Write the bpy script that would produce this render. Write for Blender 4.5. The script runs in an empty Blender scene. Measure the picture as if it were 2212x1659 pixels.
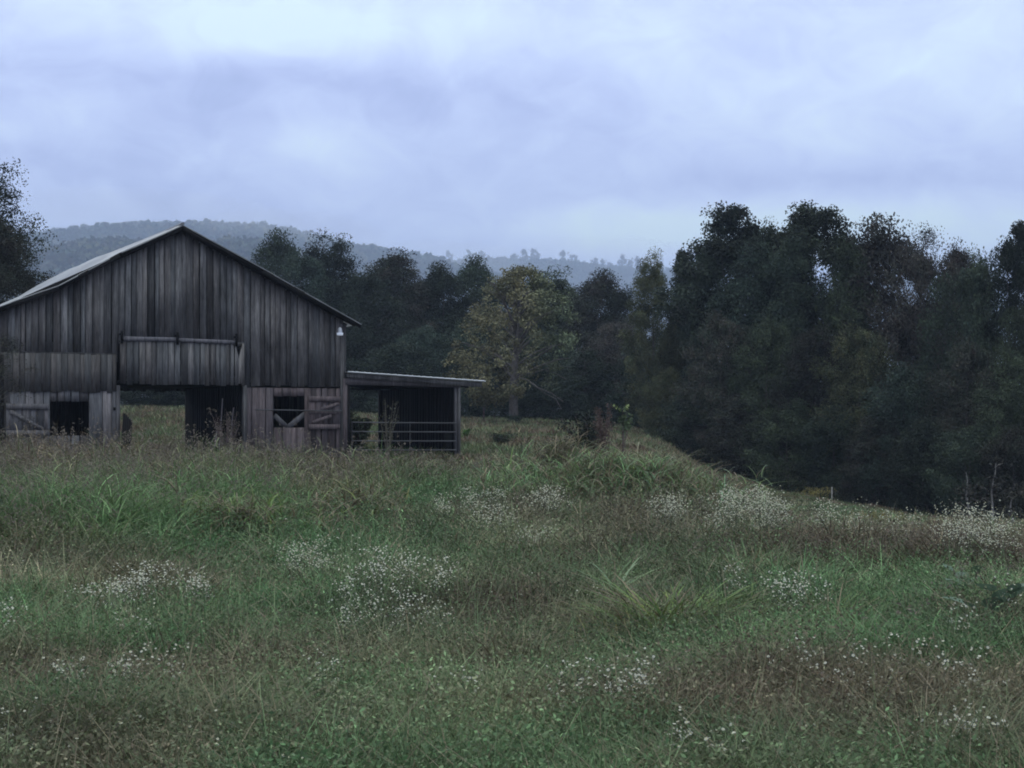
import bpy, math
import numpy as np
from mathutils import Vector
SC = bpy.context.scene
R_ = np.random.default_rng

# ---------------------------------------------------------------- camera
F = 3441.0                      # focal length in units of a 2212 wide picture
HZ = 920.0                      # row of the true horizon
CAM_Z = 1.6
cam_data = bpy.data.cameras.new("camera")
cam_data.sensor_width = 36.0
cam_data.lens = 36.0 * F / 2212.0
cam_data.shift_y = (HZ - 829.5) / 2212.0
cam_data.clip_start = 0.1
cam_data.clip_end = 12000.0
cam = bpy.data.objects.new("camera", cam_data)
SC.collection.objects.link(cam)
cam.location = (0, 0, CAM_Z)
cam.rotation_euler = (math.radians(90), 0, 0)
SC.camera = cam

# ---------------------------------------------------------------- world: overcast dusk sky
SC.view_settings.view_transform = 'Standard'
SC.view_settings.look = 'None'
SC.view_settings.gamma = 1.0
SC.view_settings.exposure = 0.5
SC.view_settings.use_curve_mapping = False
W = bpy.data.worlds.new("World"); SC.world = W; W.use_nodes = True
SUN_EL, SUN_AZ = math.radians(50), math.radians(-150)


def build_world():
    nt = W.node_tree; N = nt.nodes; L = nt.links
    N.clear()
    out = N.new('ShaderNodeOutputWorld')
    sky = N.new('ShaderNodeTexSky'); sky.sky_type = 'NISHITA'; sky.sun_disc = False
    sky.sun_elevation = SUN_EL; sky.sun_rotation = SUN_AZ
    b1 = N.new('ShaderNodeBackground'); b1.inputs[1].default_value = 0.08
    L.new(sky.outputs[0], b1.inputs[0])
    geo = N.new('ShaderNodeTexCoord')
    sep = N.new('ShaderNodeSeparateXYZ'); L.new(geo.outputs['Generated'], sep.inputs[0])

    def M(op, a, b=None, c=None):
        n = N.new('ShaderNodeMath'); n.operation = op
        for i, v in enumerate((a, b, c)):
            if v is None: continue
            if isinstance(v, (int, float)): n.inputs[i].default_value = v
            else: L.new(v, n.inputs[i])
        return n.outputs[0]
    az = M('ARCTAN2', sep.outputs[0], sep.outputs[1])
    el = M('ARCSINE', sep.outputs[2])
    # cloud base noise, flattened towards the horizon
    comb = N.new('ShaderNodeCombineXYZ')
    L.new(az, comb.inputs[0]); L.new(M('MULTIPLY', el, 1.5), comb.inputs[1])
    comb.inputs[2].default_value = 0.37
    def noise(scale, detail, rough, dist=0.0):
        n = N.new('ShaderNodeTexNoise'); n.inputs['Scale'].default_value = scale
        n.inputs['Detail'].default_value = detail; n.inputs['Roughness'].default_value = rough
        n.inputs['Distortion'].default_value = dist
        L.new(comb.outputs[0], n.inputs['Vector']); return n.outputs[0]
    n1 = noise(6.5, 6, 0.55, 1.2)
    n2 = noise(21, 6, 0.6, 1.0)
    v = M('ADD', M('MULTIPLY', M('SUBTRACT', n1, 0.5), 0.8), M('MULTIPLY', M('SUBTRACT', n2, 0.5), 0.7))
    # the brighter and the heavier banks of this particular sky, by compass direction
    for (px, py, sx, sy, amp) in SKY_BANKS:
        a0 = math.atan((px - 1106) / F); e0 = math.atan((HZ - py) / F)
        wx = sx / F; wy = sy / F
        dx = M('DIVIDE', M('SUBTRACT', az, a0), wx); dy = M('DIVIDE', M('SUBTRACT', el, e0), wy)
        q = M('ADD', M('MULTIPLY', dx, dx), M('MULTIPLY', dy, dy))
        g = M('POWER', 2.71828, M('MULTIPLY', q, -0.7))
        v = M('MULTIPLY_ADD', g, amp, v)
    ramp = N.new('ShaderNodeValToRGB'); L.new(M('ADD', v, 0.5), ramp.inputs[0])
    e = ramp.color_ramp.elements
    e[0].position = 0.0; e[0].color = (0.33, 0.40, 0.68, 1)
    e[1].position = 1.0; e[1].color = (0.80, 0.97, 1.0, 1)
    for p, c in ((0.3, (0.46, 0.53, 0.85)), (0.5, (0.57, 0.66, 0.97)), (0.75, (0.70, 0.82, 1.04))):
        x = e.new(p); x.color = (*c, 1)
    # an overcast sky is brightest and whitest overhead
    mr = N.new('ShaderNodeMapRange'); mr.interpolation_type = 'SMOOTHSTEP'
    mr.inputs[1].default_value = 0.30; mr.inputs[2].default_value = 1.3; L.new(el, mr.inputs[0])
    over = N.new('ShaderNodeMix'); over.data_type = 'RGBA'
    L.new(mr.outputs[0], over.inputs[0]); L.new(ramp.outputs[0], over.inputs[6]); over.inputs[7].default_value = (1.68, 1.86, 1.74, 1)
    b2 = N.new('ShaderNodeBackground'); b2.inputs[1].default_value = .95
    L.new(over.outputs[2], b2.inputs[0])
    mix = N.new('ShaderNodeMixShader'); mix.inputs[0].default_value = 0.95
    L.new(b1.outputs[0], mix.inputs[1]); L.new(b2.outputs[0], mix.inputs[2])
    L.new(mix.outputs[0], out.inputs[0])


SKY_BANKS = [  # px, py, half widths, strength
    (540, 60, 240, 60, 0.5), (120, 30, 160, 50, 0.25), (950, 40, 300, 50, 0.2), (1300, 90, 300, 60, 0.12),
    (1850, 230, 420, 120, 0.26), (2150, 110, 200, 90, 0.15), (1950, 500, 500, 60, 0.55), (1350, 490, 260, 50, 0.34),
    (740, 320, 120, 50, 0.16), (600, 330, 160, 40, 0.10), (330, 60, 60, 50, -.1),
    (230, 190, 260, 45, -0.16), (720, 180, 300, 40, -0.14), (1050, 230, 320, 50, -0.12), (250, 370, 300, 70, -0.08), (480, 250, 200, 30, -.1),
    (1650, 405, 420, 38, -0.22), (2050, 390, 300, 35, -0.12), (1000, 400, 220, 40, -0.08), (600, 480, 500, 40, -0.10),
    (1150, 330, 300, 25, -0.08), (2180, 170, 80, 40, -0.1), (900, 540, 500, 45, -0.08)]
build_world()
sun = bpy.data.lights.new("sun", 'SUN'); sun.energy = 0.5; sun.angle = math.radians(40)
sun.color = (1.0, 0.9, 0.76)
so = bpy.data.objects.new("sun", sun); SC.collection.objects.link(so)
so.rotation_euler = (math.radians(90) - SUN_EL, 0, math.radians(180) + SUN_AZ + math.radians(160))
SC.cycles.use_denoising = True
SC.cycles.max_bounces = 5
SC.cycles.diffuse_bounces = 3
SC.cycles.glossy_bounces = 2
SC.cycles.volume_bounces = 0
SC.cycles.transparent_max_bounces = 4
SC.cycles.filter_width = 1.9

# ---------------------------------------------------------------- helpers
def tag(o, label=None, cat=None, group=None, kind=None):
    if label: o['label'] = label
    if cat: o['category'] = cat
    if group: o['group'] = group
    if kind: o['kind'] = kind
    return o


def empty(name, loc, rz=0.0):
    o = bpy.data.objects.new(name, None); SC.collection.objects.link(o)
    o.location = loc; o.rotation_euler = (0, 0, rz); o.empty_display_size = 0.2
    return o


class MB:
    """collects polygons of 3 or 4 corners, with one colour value (tint) per vertex"""
    def __init__(s): s.v = []; s.f = []; s.t = []; s.n = 0; s.tv = []
    def add(s, V, Fq, tint=(0.5, 0.5, 0.5)):
        V = np.asarray(V, np.float32).reshape(-1, 3); Fq = np.asarray(Fq, np.int32)
        T = np.asarray(tint, np.float32)
        if T.ndim == 1: T = np.broadcast_to(T, (len(V), 3))
        s.v.append(V); s.t.append(T); s.f.append(Fq + s.n); s.n += len(V)
    def box(s, x0, x1, y0, y1, z0, z1, tint=(.5, .5, .5), z1b=None, z0b=None):
        """z1b / z0b: heights at the x1 side when they differ"""
        z1b = z1 if z1b is None else z1b; z0b = z0 if z0b is None else z0b
        V = [(x0, y0, z0), (x1, y0, z0b), (x1, y1, z0b), (x0, y1, z0), (x0, y0, z1), (x1, y0, z1b), (x1, y1, z1b), (x0, y1, z1)]
        s.add(V, [(0, 3, 2, 1), (4, 5, 6, 7), (0, 1, 5, 4), (1, 2, 6, 5), (2, 3, 7, 6), (3, 0, 4, 7)], tint)
    def bar(s, a, b, w, t, tint=(.5, .5, .5), up=(0, 0, 1)):
        a = np.array(a, float); b = np.array(b, float); d = b - a; d /= np.linalg.norm(d)
        u = np.array(up, float)
        side = np.cross(d, u)
        if np.linalg.norm(side) < 1e-4: side = np.cross(d, (0, 1, 0))
        side /= np.linalg.norm(side); u = np.cross(side, d)
        V = []
        for p in (a, b):
            for su, sw in ((-1, -1), (1, -1), (1, 1), (-1, 1)):
                V.append(p + side * su * w / 2 + u * sw * t / 2)
        s.add(V, [(0, 1, 2, 3), (7, 6, 5, 4), (0, 4, 5, 1), (1, 5, 6, 2), (2, 6, 7, 3), (3, 7, 4, 0)], tint)
    def tube(s, pts, rad, n=6, tint=(.5, .5, .5)):
        pts = np.asarray(pts, float); k = len(pts)
        rad = np.broadcast_to(np.asarray(rad, float), (k,))
        V = []
        for i in range(k):
            d = pts[min(i + 1, k - 1)] - pts[max(i - 1, 0)]; d /= (np.linalg.norm(d) + 1e-9)
            ref = np.array((1., 0, 0)) if abs(d[0]) < 0.8 else np.array((0, 1., 0))
            a = np.cross(d, ref); a /= np.linalg.norm(a); b = np.cross(d, a)
            for j in range(n):
                th = 2 * math.pi * j / n
                V.append(pts[i] + rad[i] * (a * math.cos(th) + b * math.sin(th)))
        Fq = [(i * n + j, i * n + (j + 1) % n, (i + 1) * n + (j + 1) % n, (i + 1) * n + j) for i in range(k - 1) for j in range(n)]
        s.add(V, Fq, tint)
        s.add([V[j] for j in range(min(n, 4))] if n == 4 else [V[0], V[n // 4], V[n // 2], V[(3 * n) // 4]], [(3, 2, 1, 0)], tint)
        e = (k - 1) * n
        s.add([V[e], V[e + n // 4], V[e + n // 2], V[e + (3 * n) // 4]], [(0, 1, 2, 3)], tint)
    def mesh(s, name, smooth=False):
        me = bpy.data.meshes.new(name)
        if not s.v: return me
        V = np.concatenate(s.v); T = np.concatenate(s.t)
        fl = []; ls = []
        for f in s.f:
            fl.append(f.reshape(-1)); ls.append(np.full(len(f), f.shape[1], np.int32))
        fl = np.concatenate(fl); ls = np.concatenate(ls)
        me.vertices.add(len(V)); me.vertices.foreach_set('co', V.reshape(-1))
        me.loops.add(len(fl)); me.loops.foreach_set('vertex_index', fl)
        me.polygons.add(len(ls))
        st = np.zeros(len(ls), np.int32); st[1:] = np.cumsum(ls)[:-1]
        me.polygons.foreach_set('loop_start', st); me.polygons.foreach_set('loop_total', ls)
        if smooth: me.polygons.foreach_set('use_smooth', np.ones(len(ls), bool))
        a = me.attributes.new('tint', 'FLOAT_COLOR', 'POINT')
        a.data.foreach_set('color', np.concatenate([T, np.ones((len(T), 1), np.float32)], 1).reshape(-1))
        me.update(calc_edges=True)
        return me
    def build(s, name, mat, parent=None, smooth=False):
        me = s.mesh(name, smooth); me.materials.append(mat)
        o = bpy.data.objects.new(name, me); SC.collection.objects.link(o)
        if parent is not None: o.parent = parent
        return o


def vnoise(x, y, seed=0):
    x = np.asarray(x, float); y = np.asarray(y, float)
    xi = np.floor(x).astype(np.int64); yi = np.floor(y).astype(np.int64); fx = x - xi; fy = y - yi
    fx = fx * fx * (3 - 2 * fx); fy = fy * fy * (3 - 2 * fy)
    def h(a, b):
        n = (a * 374761393 + b * 668265263 + seed * 1442695041) & 0x7fffffff
        n = ((n ^ (n >> 13)) * 1274126177) & 0x7fffffff
        return ((n ^ (n >> 16)) & 0xffff) / 65535.0
    return (h(xi, yi) * (1 - fx) + h(xi + 1, yi) * fx) * (1 - fy) + (h(xi, yi + 1) * (1 - fx) + h(xi + 1, yi + 1) * fx) * fy


def fbm(x, y, seed=0, o=3):
    r = 0; a = 0.5; t = 0
    for k in range(o):
        r = r + a * vnoise(np.asarray(x) * 2 ** k, np.asarray(y) * 2 ** k, seed + k); t += a; a *= 0.5
    return r / t


def lerp(a, b, t): return a + (b - a) * t
def smooth(t): t = np.clip(t, 0, 1); return t * t * (3 - 2 * t)

# ---------------------------------------------------------------- the lie of the land
GC = np.array([-900, 0, 500, 1000, 1250, 1400, 1550, 1700, 1850, 2000, 2212, 3000], float)
GR = np.array([0, 12, 20, 28, 36, 46, 55, 62, 75, 95, 115, 160, 400], float)
GT = np.array([
 # -900   0    500  1000  1250  1400  1550  1700  1850  2000  2212  3000
 [0.0,  0.0,  0.0,  0.0,  0.0,  0.0,  0.0,  0.0,  0.0,  0.0,  0.0,  0.0],
 [.03, .03,  .03,  .03,  .03,  .03,  .05,  .06,  .07,  .08,  .08,  .08],
 [.12, .12,  .10,  .08,  .10,  .12,  .14,  .14,  .12,  .12,  .10,  .10],
 [.25, .25,  .22,  .20,  .25,  .28,  .10,  -.10, -.25, -.40, -.50, -.50],
 [.40, .40,  .38,  .35,  .40,  .38,  -.05, -.30, -.50, -.75, -.95, -.95],
 [.45, .45,  .45,  .45,  .60,  .48,  -.25, -.62, -.85, -1.15, -1.4, -1.4],
 [.50, .50,  .50,  .65,  .85,  .60,  -.42, -.95, -1.25, -1.7, -1.8, -1.9],
 [1.2, 1.2,  1.2,  1.1,  1.1,  .72,  -.46, -1.1, -1.55, -2.1, -2.1, -2.2],
 [2.0, 2.0,  2.0,  1.5,  1.4,  .92,  -.62, -1.5, -2.0, -2.3, -2.4, -2.6],
 [2.7, 2.7,  2.6,  1.9,  1.7,  1.25, -.5, -1.6, -2.2, -2.5, -2.6, -2.8],
 [2.9, 2.9,  2.8,  2.2,  2.1,  1.7,  -.2, -1.5, -2.0, -2.5, -2.6, -2.8],
 [3.0, 3.0,  3.0,  2.6,  2.5,  2.1,  .5, -.5, -1.0, -1.5, -1.5, -2.0],
 [4.0, 4.0,  4.0,  4.0,  4.0,  4.0,  4.0,  4.0,  4.0,  4.0,  4.0,  4.0]])


def g(x, y):
    x = np.asarray(x, float); y = np.asarray(y, float)
    yy = np.clip(y, 0.0, 399.9)
    px = np.clip(1106 + F * x / np.maximum(yy, 6.0), -899, 2999)
    ci = np.clip(np.searchsorted(GC, px, 'right') - 1, 0, len(GC) - 2)
    ri = np.clip(np.searchsorted(GR, yy, 'right') - 1, 0, len(GR) - 2)
    fx = (px - GC[ci]) / (GC[ci + 1] - GC[ci]); fy = (yy - GR[ri]) / (GR[ri + 1] - GR[ri])
    fx = fx * fx * (3 - 2 * fx) * .5 + fx * .5
    fy = fy * fy * (3 - 2 * fy) * .5 + fy * .5
    z = (GT[ri, ci] * (1 - fx) + GT[ri, ci + 1] * fx) * (1 - fy) + (GT[ri + 1, ci] * (1 - fx) + GT[ri + 1, ci + 1] * fx) * fy
    b = np.clip((yy - 3) / 8, 0, 1)
    return z + b * (0.16 * (fbm(x / 2.3, y / 2.3, 5, 2) - 0.5) + 0.11 * (vnoise(x * 1.3, y * 1.3, 9) - 0.5))


def G(x, y): return float(g(x, y))


def hit(px, py):
    """the point of the ground seen at column px, row py of a 2212 wide photograph"""
    kx = (px - 1106) / F; kz = (HZ - py) / F
    Y = np.arange(4.0, 140, 0.1)
    zz = g(kx * Y, Y); ray = CAM_Z + kz * Y
    i = np.nonzero(ray <= zz)[0]
    y = Y[i[0]] if len(i) else 60.0
    return float(kx * y), float(y), G(kx * y, y)


def at(px, Y): return (px - 1106) / F * Y

# ---------------------------------------------------------------- materials
def mat(name, build, rough=0.8, spec=0.2):
    m = bpy.data.materials.new(name); m.use_nodes = True
    nt = m.node_tree; b = nt.nodes['Principled BSDF']
    b.inputs['Roughness'].default_value = rough
    b.inputs['Specular IOR Level'].default_value = spec
    build(nt, nt.nodes, nt.links, b)
    return m


def rgbmix(N, L, fac, a, b, mode='MIX'):
    n = N.new('ShaderNodeMix'); n.data_type = 'RGBA'; n.blend_type = mode
    for i, v in ((0, fac), (6, a), (7, b)):
        if isinstance(v, (int, float)): n.inputs[i].default_value = v
        elif isinstance(v, tuple): n.inputs[i].default_value = (*v, 1)
        else: L.new(v, n.inputs[i])
    return n.outputs[2]


def nz(N, L, vec, scale, detail=4, rough=0.55, lo=0.3, hi=0.7):
    n = N.new('ShaderNodeTexNoise'); n.inputs['Scale'].default_value = scale
    n.inputs['Detail'].default_value = detail; n.inputs['Roughness'].default_value = rough
    if vec is not None: L.new(vec, n.inputs['Vector'])
    r = N.new('ShaderNodeMapRange'); r.inputs[1].default_value = lo; r.inputs[2].default_value = hi
    L.new(n.outputs[0], r.inputs[0]); return r.outputs[0]


def tinted(name, rough=0.8, spec=0.15, trans=0.0, var=0.0, scale=1.0):
    """takes the 'tint' attribute as the base colour, with an object-space mottling on top"""
    def B(nt, N, L, b):
        a = N.new('ShaderNodeAttribute'); a.attribute_name = 'tint'
        col = a.outputs['Color']
        if var:
            tc = N.new('ShaderNodeTexCoord')
            f = nz(N, L, tc.outputs['Object'], scale, 3)
            col = rgbmix(N, L, 1.0, col, rgbmix(N, L, f, (1 - var,) * 3, (1 + var,) * 3), 'MULTIPLY')
        L.new(col, b.inputs['Base Color'])
        if trans:
            t = N.new('ShaderNodeBsdfTranslucent'); L.new(col, t.inputs[0])
            ms = N.new('ShaderNodeMixShader'); ms.inputs[0].default_value = trans
            out = N['Material Output']
            L.new(b.outputs[0], ms.inputs[1]); L.new(t.outputs[0], ms.inputs[2]); L.new(ms.outputs[0], out.inputs[0])
    return mat(name, B, rough, spec)


def leaf_mat(name, c0, c1, c2):
    """crown colours: mottled between three leaf colours in clumps, differing a little from tree to tree"""
    def B(nt, N, L, b):
        a = N.new('ShaderNodeAttribute'); a.attribute_name = 'tint'
        tc = N.new('ShaderNodeTexCoord'); oi = N.new('ShaderNodeObjectInfo')
        ad = N.new('ShaderNodeVectorMath'); ad.operation = 'ADD'
        L.new(tc.outputs['Object'], ad.inputs[0]); L.new(oi.outputs['Location'], ad.inputs[1])
        f1 = nz(N, L, ad.outputs[0], 0.55, 3, .5, .35, .65)
        f2 = nz(N, L, ad.outputs[0], 1.3, 2, .5, .42, .7)
        c = rgbmix(N, L, f1, c0, c1)
        c = rgbmix(N, L, f2, c, c2)
        c = rgbmix(N, L, 1.0, c, a.outputs['Color'], 'MULTIPLY')
        hs = N.new('ShaderNodeHueSaturation')
        mr = N.new('ShaderNodeMapRange'); mr.inputs[3].default_value = 0.42; mr.inputs[4].default_value = 1.1
        L.new(oi.outputs['Random'], mr.inputs[0]); L.new(mr.outputs[0], hs.inputs['Value'])
        L.new(c, hs.inputs['Color'])
        L.new(hs.outputs[0], b.inputs['Base Color'])
    return mat(name, B, 0.75, 0.15)


def wood_mat(name, dark, mid, light, stain=1.0):
    """weathered boards: vertical grain and run-off stains in object space, every board its own tone (tint)"""
    def B(nt, N, L, b):
        a = N.new('ShaderNodeAttribute'); a.attribute_name = 'tint'
        tc = N.new('ShaderNodeTexCoord')
        mp = N.new('ShaderNodeMapping'); mp.inputs['Scale'].default_value = (22, 22, 0.6)
        L.new(tc.outputs['Object'], mp.inputs[0])
        grain = nz(N, L, mp.outputs[0], 1.0, 5, .65, .3, .7)
        mp2 = N.new('ShaderNodeMapping'); mp2.inputs['Scale'].default_value = (3.2, 3.2, 0.42)
        L.new(tc.outputs['Object'], mp2.inputs[0])
        st = nz(N, L, mp2.outputs[0], 1.3, 5, .6, .42, .66)
        mp3 = N.new('ShaderNodeMapping'); mp3.inputs['Scale'].default_value = (34, 34, 2.4)
        L.new(tc.outputs['Object'], mp3.inputs[0])
        fine = nz(N, L, mp3.outputs[0], 1.0, 4, .7, .3, .72)
        c = rgbmix(N, L, grain, mid, light)
        mp4 = N.new('ShaderNodeMapping'); mp4.inputs['Scale'].default_value = (1.1, 1.1, .5)
        L.new(tc.outputs['Object'], mp4.inputs[0])
        st2 = nz(N, L, mp4.outputs[0], 1.0, 5, .65, .47, .66)
        m5 = N.new('ShaderNodeMath'); m5.operation = 'MULTIPLY'; m5.inputs[1].default_value = .55 * stain; L.new(st2, m5.inputs[0])
        c = rgbmix(N, L, m5.outputs[0], c, dark)
        mu = N.new('ShaderNodeMath'); mu.operation = 'MULTIPLY'; mu.inputs[1].default_value = 0.60 * stain
        L.new(st, mu.inputs[0])
        c = rgbmix(N, L, mu.outputs[0], c, dark)
        c = rgbmix(N, L, 1.0, c, rgbmix(N, L, fine, (.5, .5, .5), (1.4, 1.4, 1.4)), 'MULTIPLY')
        c = rgbmix(N, L, 1.0, c, a.outputs['Color'], 'MULTIPLY')
        L.new(c, b.inputs['Base Color'])
        bp = N.new('ShaderNodeBump'); bp.inputs['Strength'].default_value = 0.5; bp.inputs['Distance'].default_value = 0.01
        L.new(fine, bp.inputs['Height']); L.new(bp.outputs[0], b.inputs['Normal'])
    return mat(name, B, 0.85, 0.15)


def metal_mat(name, c0, c1, rust, amt=.4, rough=.45):
    def B(nt, N, L, b):
        tc = N.new('ShaderNodeTexCoord')
        f = nz(N, L, tc.outputs['Object'], 1.4, 5, .6, .35, .65)
        r = nz(N, L, tc.outputs['Object'], 3.1, 6, .7, .55, .75)
        c = rgbmix(N, L, f, c0, c1)
        mu = N.new('ShaderNodeMath'); mu.operation = 'MULTIPLY'; mu.inputs[1].default_value = amt
        L.new(r, mu.inputs[0])
        c = rgbmix(N, L, mu.outputs[0], c, rust); L.new(c, b.inputs['Base Color'])
        b.inputs['Metallic'].default_value = 0.35
    return mat(name, B, rough, 0.4)


def ground_mat(name, cols, sc=1.0):
    def B(nt, N, L, b):
        tc = N.new('ShaderNodeTexCoord')
        a = nz(N, L, tc.outputs['Object'], 0.35 * sc, 5, .6, .35, .65)
        d = nz(N, L, tc.outputs['Object'], 3.0 * sc, 6, .7, .35, .65)
        e = nz(N, L, tc.outputs['Object'], 17 * sc, 4, .7, .3, .7)
        c = rgbmix(N, L, a, cols[0], cols[1]); c = rgbmix(N, L, d, c, cols[2])
        c = rgbmix(N, L, 1.0, c, rgbmix(N, L, e, (.55,) * 3, (1.35,) * 3), 'MULTIPLY')
        L.new(c, b.inputs['Base Color'])
        bp = N.new('ShaderNodeBump'); bp.inputs['Strength'].default_value = 0.8; bp.inputs['Distance'].default_value = 0.06
        L.new(e, bp.inputs['Height']); L.new(bp.outputs[0], b.inputs['Normal'])
    return mat(name, B, 0.95, 0.05)


M_ground = ground_mat('meadow_soil', [(.055, .062, .028), (.075, .062, .036), (.045, .052, .022)])
M_hill = ground_mat('hill_soil', [(.03, .04, .02), (.04, .04, .025), (.03, .035, .02)], .02)
M_wood = wood_mat('weathered_wood', (.022, .021, .022), (.092, .088, .085), (.178, .170, .162))
M_wood_low = wood_mat('weathered_wood_mossy', (.030, .028, .027), (.068, .064, .060), (.115, .108, .102), .6)
M_wood_red = wood_mat('weathered_wood_reddish', (.036, .028, .029), (.092, .072, .072), (.15, .122, .120), .8)
M_wood_grey = wood_mat('silvered_wood', (.036, .035, .037), (.088, .084, .086), (.145, .138, .140), .8)
M_wood_in = wood_mat('dark_wood_with_shade', (.004, .004, .004), (.010, .0095, .0095), (.020, .0185, .018))  # near-black: interior shade is put into the colour; also on dark outer parts
M_metal = metal_mat('roof_tin', (.15, .155, .16), (.25, .255, .26), (.12, .07, .05), .5)
M_pipe = metal_mat('pipe_metal', (.05, .05, .052), (.08, .08, .083), (.05, .035, .03), .8)
M_bark = tinted('bark', .95, .05, 0, .35, 6)
M_grass = tinted('grass_blades', .65, .18, .25)
M_leafy = tinted('weed_leaves', .65, .2, .2)
M_petal = tinted('petals', .6, .2, .25)
LEAF = {
    'dark': leaf_mat('leaf_dark_green', (.026, .038, .024), (.038, .050, .030), (.028, .042, .032)),
    'green': leaf_mat('leaf_green', (.036, .052, .028), (.050, .066, .034), (.044, .056, .036)),
    'blue': leaf_mat('leaf_blue_green', (.032, .052, .040), (.044, .066, .046), (.036, .048, .034)),
    'brown': leaf_mat('leaf_brown', (.036, .037, .027), (.030, .042, .028), (.046, .038, .032)),
    'yellow': leaf_mat('leaf_yellow', (.205, .190, .105), (.165, .172, .100), (.235, .205, .105)),
    'olive': leaf_mat('leaf_olive', (.062, .070, .036), (.046, .060, .032), (.085, .085, .042)),
    'rust': leaf_mat('leaf_rust', (.048, .044, .038), (.038, .044, .034), (.060, .048, .042)),
}

# ---------------------------------------------------------------- ground, hills
def grid(name, X, Y, Z, m, tags):
    ny, nx = X.shape
    V = np.stack([X, Y, Z], -1).reshape(-1, 3)
    i = np.arange(ny - 1)[:, None] * nx + np.arange(nx - 1)[None, :]
    Fq = np.stack([i, i + 1, i + nx + 1, i + nx], -1).reshape(-1, 4)
    mb = MB(); mb.add(V, Fq, (.5, .5, .5))
    return tag(mb.build(name, m, None, True), **tags)


ys = np.concatenate([np.arange(-60, 4, 8), np.arange(4, 60, .5), np.arange(60, 130, 2), np.arange(130, 400, 15), np.linspace(400, 6500, 24)])
us = np.concatenate([np.linspace(-3.0, -.5, 18)[:-1], np.linspace(-.5, .5, 150), np.linspace(.5, 3.0, 18)[1:]])
YY, UU = np.meshgrid(ys, us, indexing='ij')
XX = UU * (np.maximum(YY, 0) + 25)
grid('ground', XX, YY, g(XX, YY) - np.where(YY < 0, 0.0, 0), M_ground, dict(label='rough meadow ground falling away to the woods', kind='structure'))


def hill_sheet(name, prof, Yp, depth, tree_px, label):
    px = np.linspace(-1500, 3600, 220); t = np.linspace(-1, 1, 40)
    P, T = np.meshgrid(px, t, indexing='xy')
    Y = Yp + T * depth
    skyrow = np.interp(P, [a for a, b in prof], [b for a, b in prof]) + tree_px
    crest = CAM_Z + (HZ - skyrow) * Yp / F
    z = np.maximum(crest, 5) * np.where(T < 0, smooth(1 + T) ** .8, smooth(1 - T)) * 1.0
    X = (P - 1106) / F * Y
    z = z + (fbm(X / 160, Y / 160, 3) - .5) * 14 * (1 - np.abs(T)) * np.clip(np.abs(T) * 6, .15, 1)
    grid(name, X, Y, z, M_hill, dict(label=label, kind='structure'))
    def H(x, y):
        p = 1106 + F * x / y; tt = (y - Yp) / depth
        sr = np.interp(p, [a for a, b in prof], [b for a, b in prof]) + tree_px
        c = np.maximum(CAM_Z + (HZ - sr) * Yp / F, 5)
        q = c * np.where(tt < 0, smooth(1 + tt) ** .8, smooth(1 - tt))
        return q + (fbm(x / 160, y / 160, 3) - .5) * 14 * (1 - np.abs(tt)) * np.clip(np.abs(tt) * 6, .15, 1)
    return H


PA = [(-1500, 560), (-300, 520), (0, 515), (70, 512), (150, 500), (200, 494), (300, 490), (450, 488), (560, 491), (650, 508), (750, 530), (850, 548), (900, 558), (1000, 585), (1150, 625), (1400, 690), (3600, 800)]
PB = [(-1500, 640), (600, 600), (800, 575), (900, 553), (1000, 548), (1100, 544), (1200, 550), (1300, 557), (1400, 566), (1600, 580), (2000, 595), (3600, 640)]
PC = [(-1500, 600), (-200, 560), (60, 548), (130, 534), (200, 522), (280, 520), (360, 534), (420, 530), (500, 521), (560, 528), (640, 552), (740, 590), (900, 640), (1400, 760), (3600, 800)]
HA = hill_sheet('hills', PA, 2900, 1200, 34, 'wooded hill rising behind the barn')
HB = hill_sheet('hills', PB, 3900, 1100, 34, 'far wooded ridge behind the tree line')
HC = hill_sheet('hills', PC, 1800, 700, 40, 'low nearer wooded hill behind the barn roof')


def quads(C, size, rng, up=0.3, asp=0.62):
    """rhombic leaves with random facing; C (n,3), size (n,)"""
    n = len(C)
    a = rng.normal(size=(n, 3)); a /= np.linalg.norm(a, axis=1, keepdims=True)
    nrm = rng.normal(size=(n, 3)); nrm[:, 2] += up * 2
    b = np.cross(nrm, a); b /= np.linalg.norm(b, axis=1, keepdims=True) + 1e-9
    s = np.asarray(size)[:, None]
    V = np.stack([C - a * s * .5, C + b * s * asp * .5, C + a * s * .5, C - b * s * asp * .5], 1)
    Fq = np.arange(n * 4).reshape(n, 4)
    return V.reshape(-1, 3), Fq


def forest(name, H, Yp, depth, n, size, seed, label, t0, t1, col, pxr=(-350, 1700)):
    rng = R_(seed); px = rng.uniform(pxr[0], pxr[1], n); t = rng.uniform(t0, t1, n)
    y = Yp + t * depth; x = (px - 1106) / F * y; z = H(x, y)
    mb = MB(); k = 42
    r = size * rng.uniform(.5, 1.5, n) * (.8 + .5 * fbm(x / 120, y / 120, seed))
    d = rng.normal(size=(n, k, 3)); d /= np.linalg.norm(d, axis=2, keepdims=True)
    d[:, :, 2] = np.abs(d[:, :, 2]) * 1.25 - .35
    rr = r[:, None, None] * rng.uniform(.55, 1.0, (n, k, 1))
    C = np.stack([x, y, z + r * .9], -1)[:, None, :] + d * rr
    V, Fq = quads(C.reshape(-1, 3), (r[:, None] * rng.uniform(.35, .75, (n, k))).reshape(-1), rng, .6, .8)
    base = np.array(col)[rng.integers(0, len(col), n)] * rng.uniform(.45, 1.7, (n, 1))
    T = np.repeat(base, k * 4, 0)
    mb.add(V, Fq, T)
    return tag(mb.build(name, M_far), label=label, kind='stuff')


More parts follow.
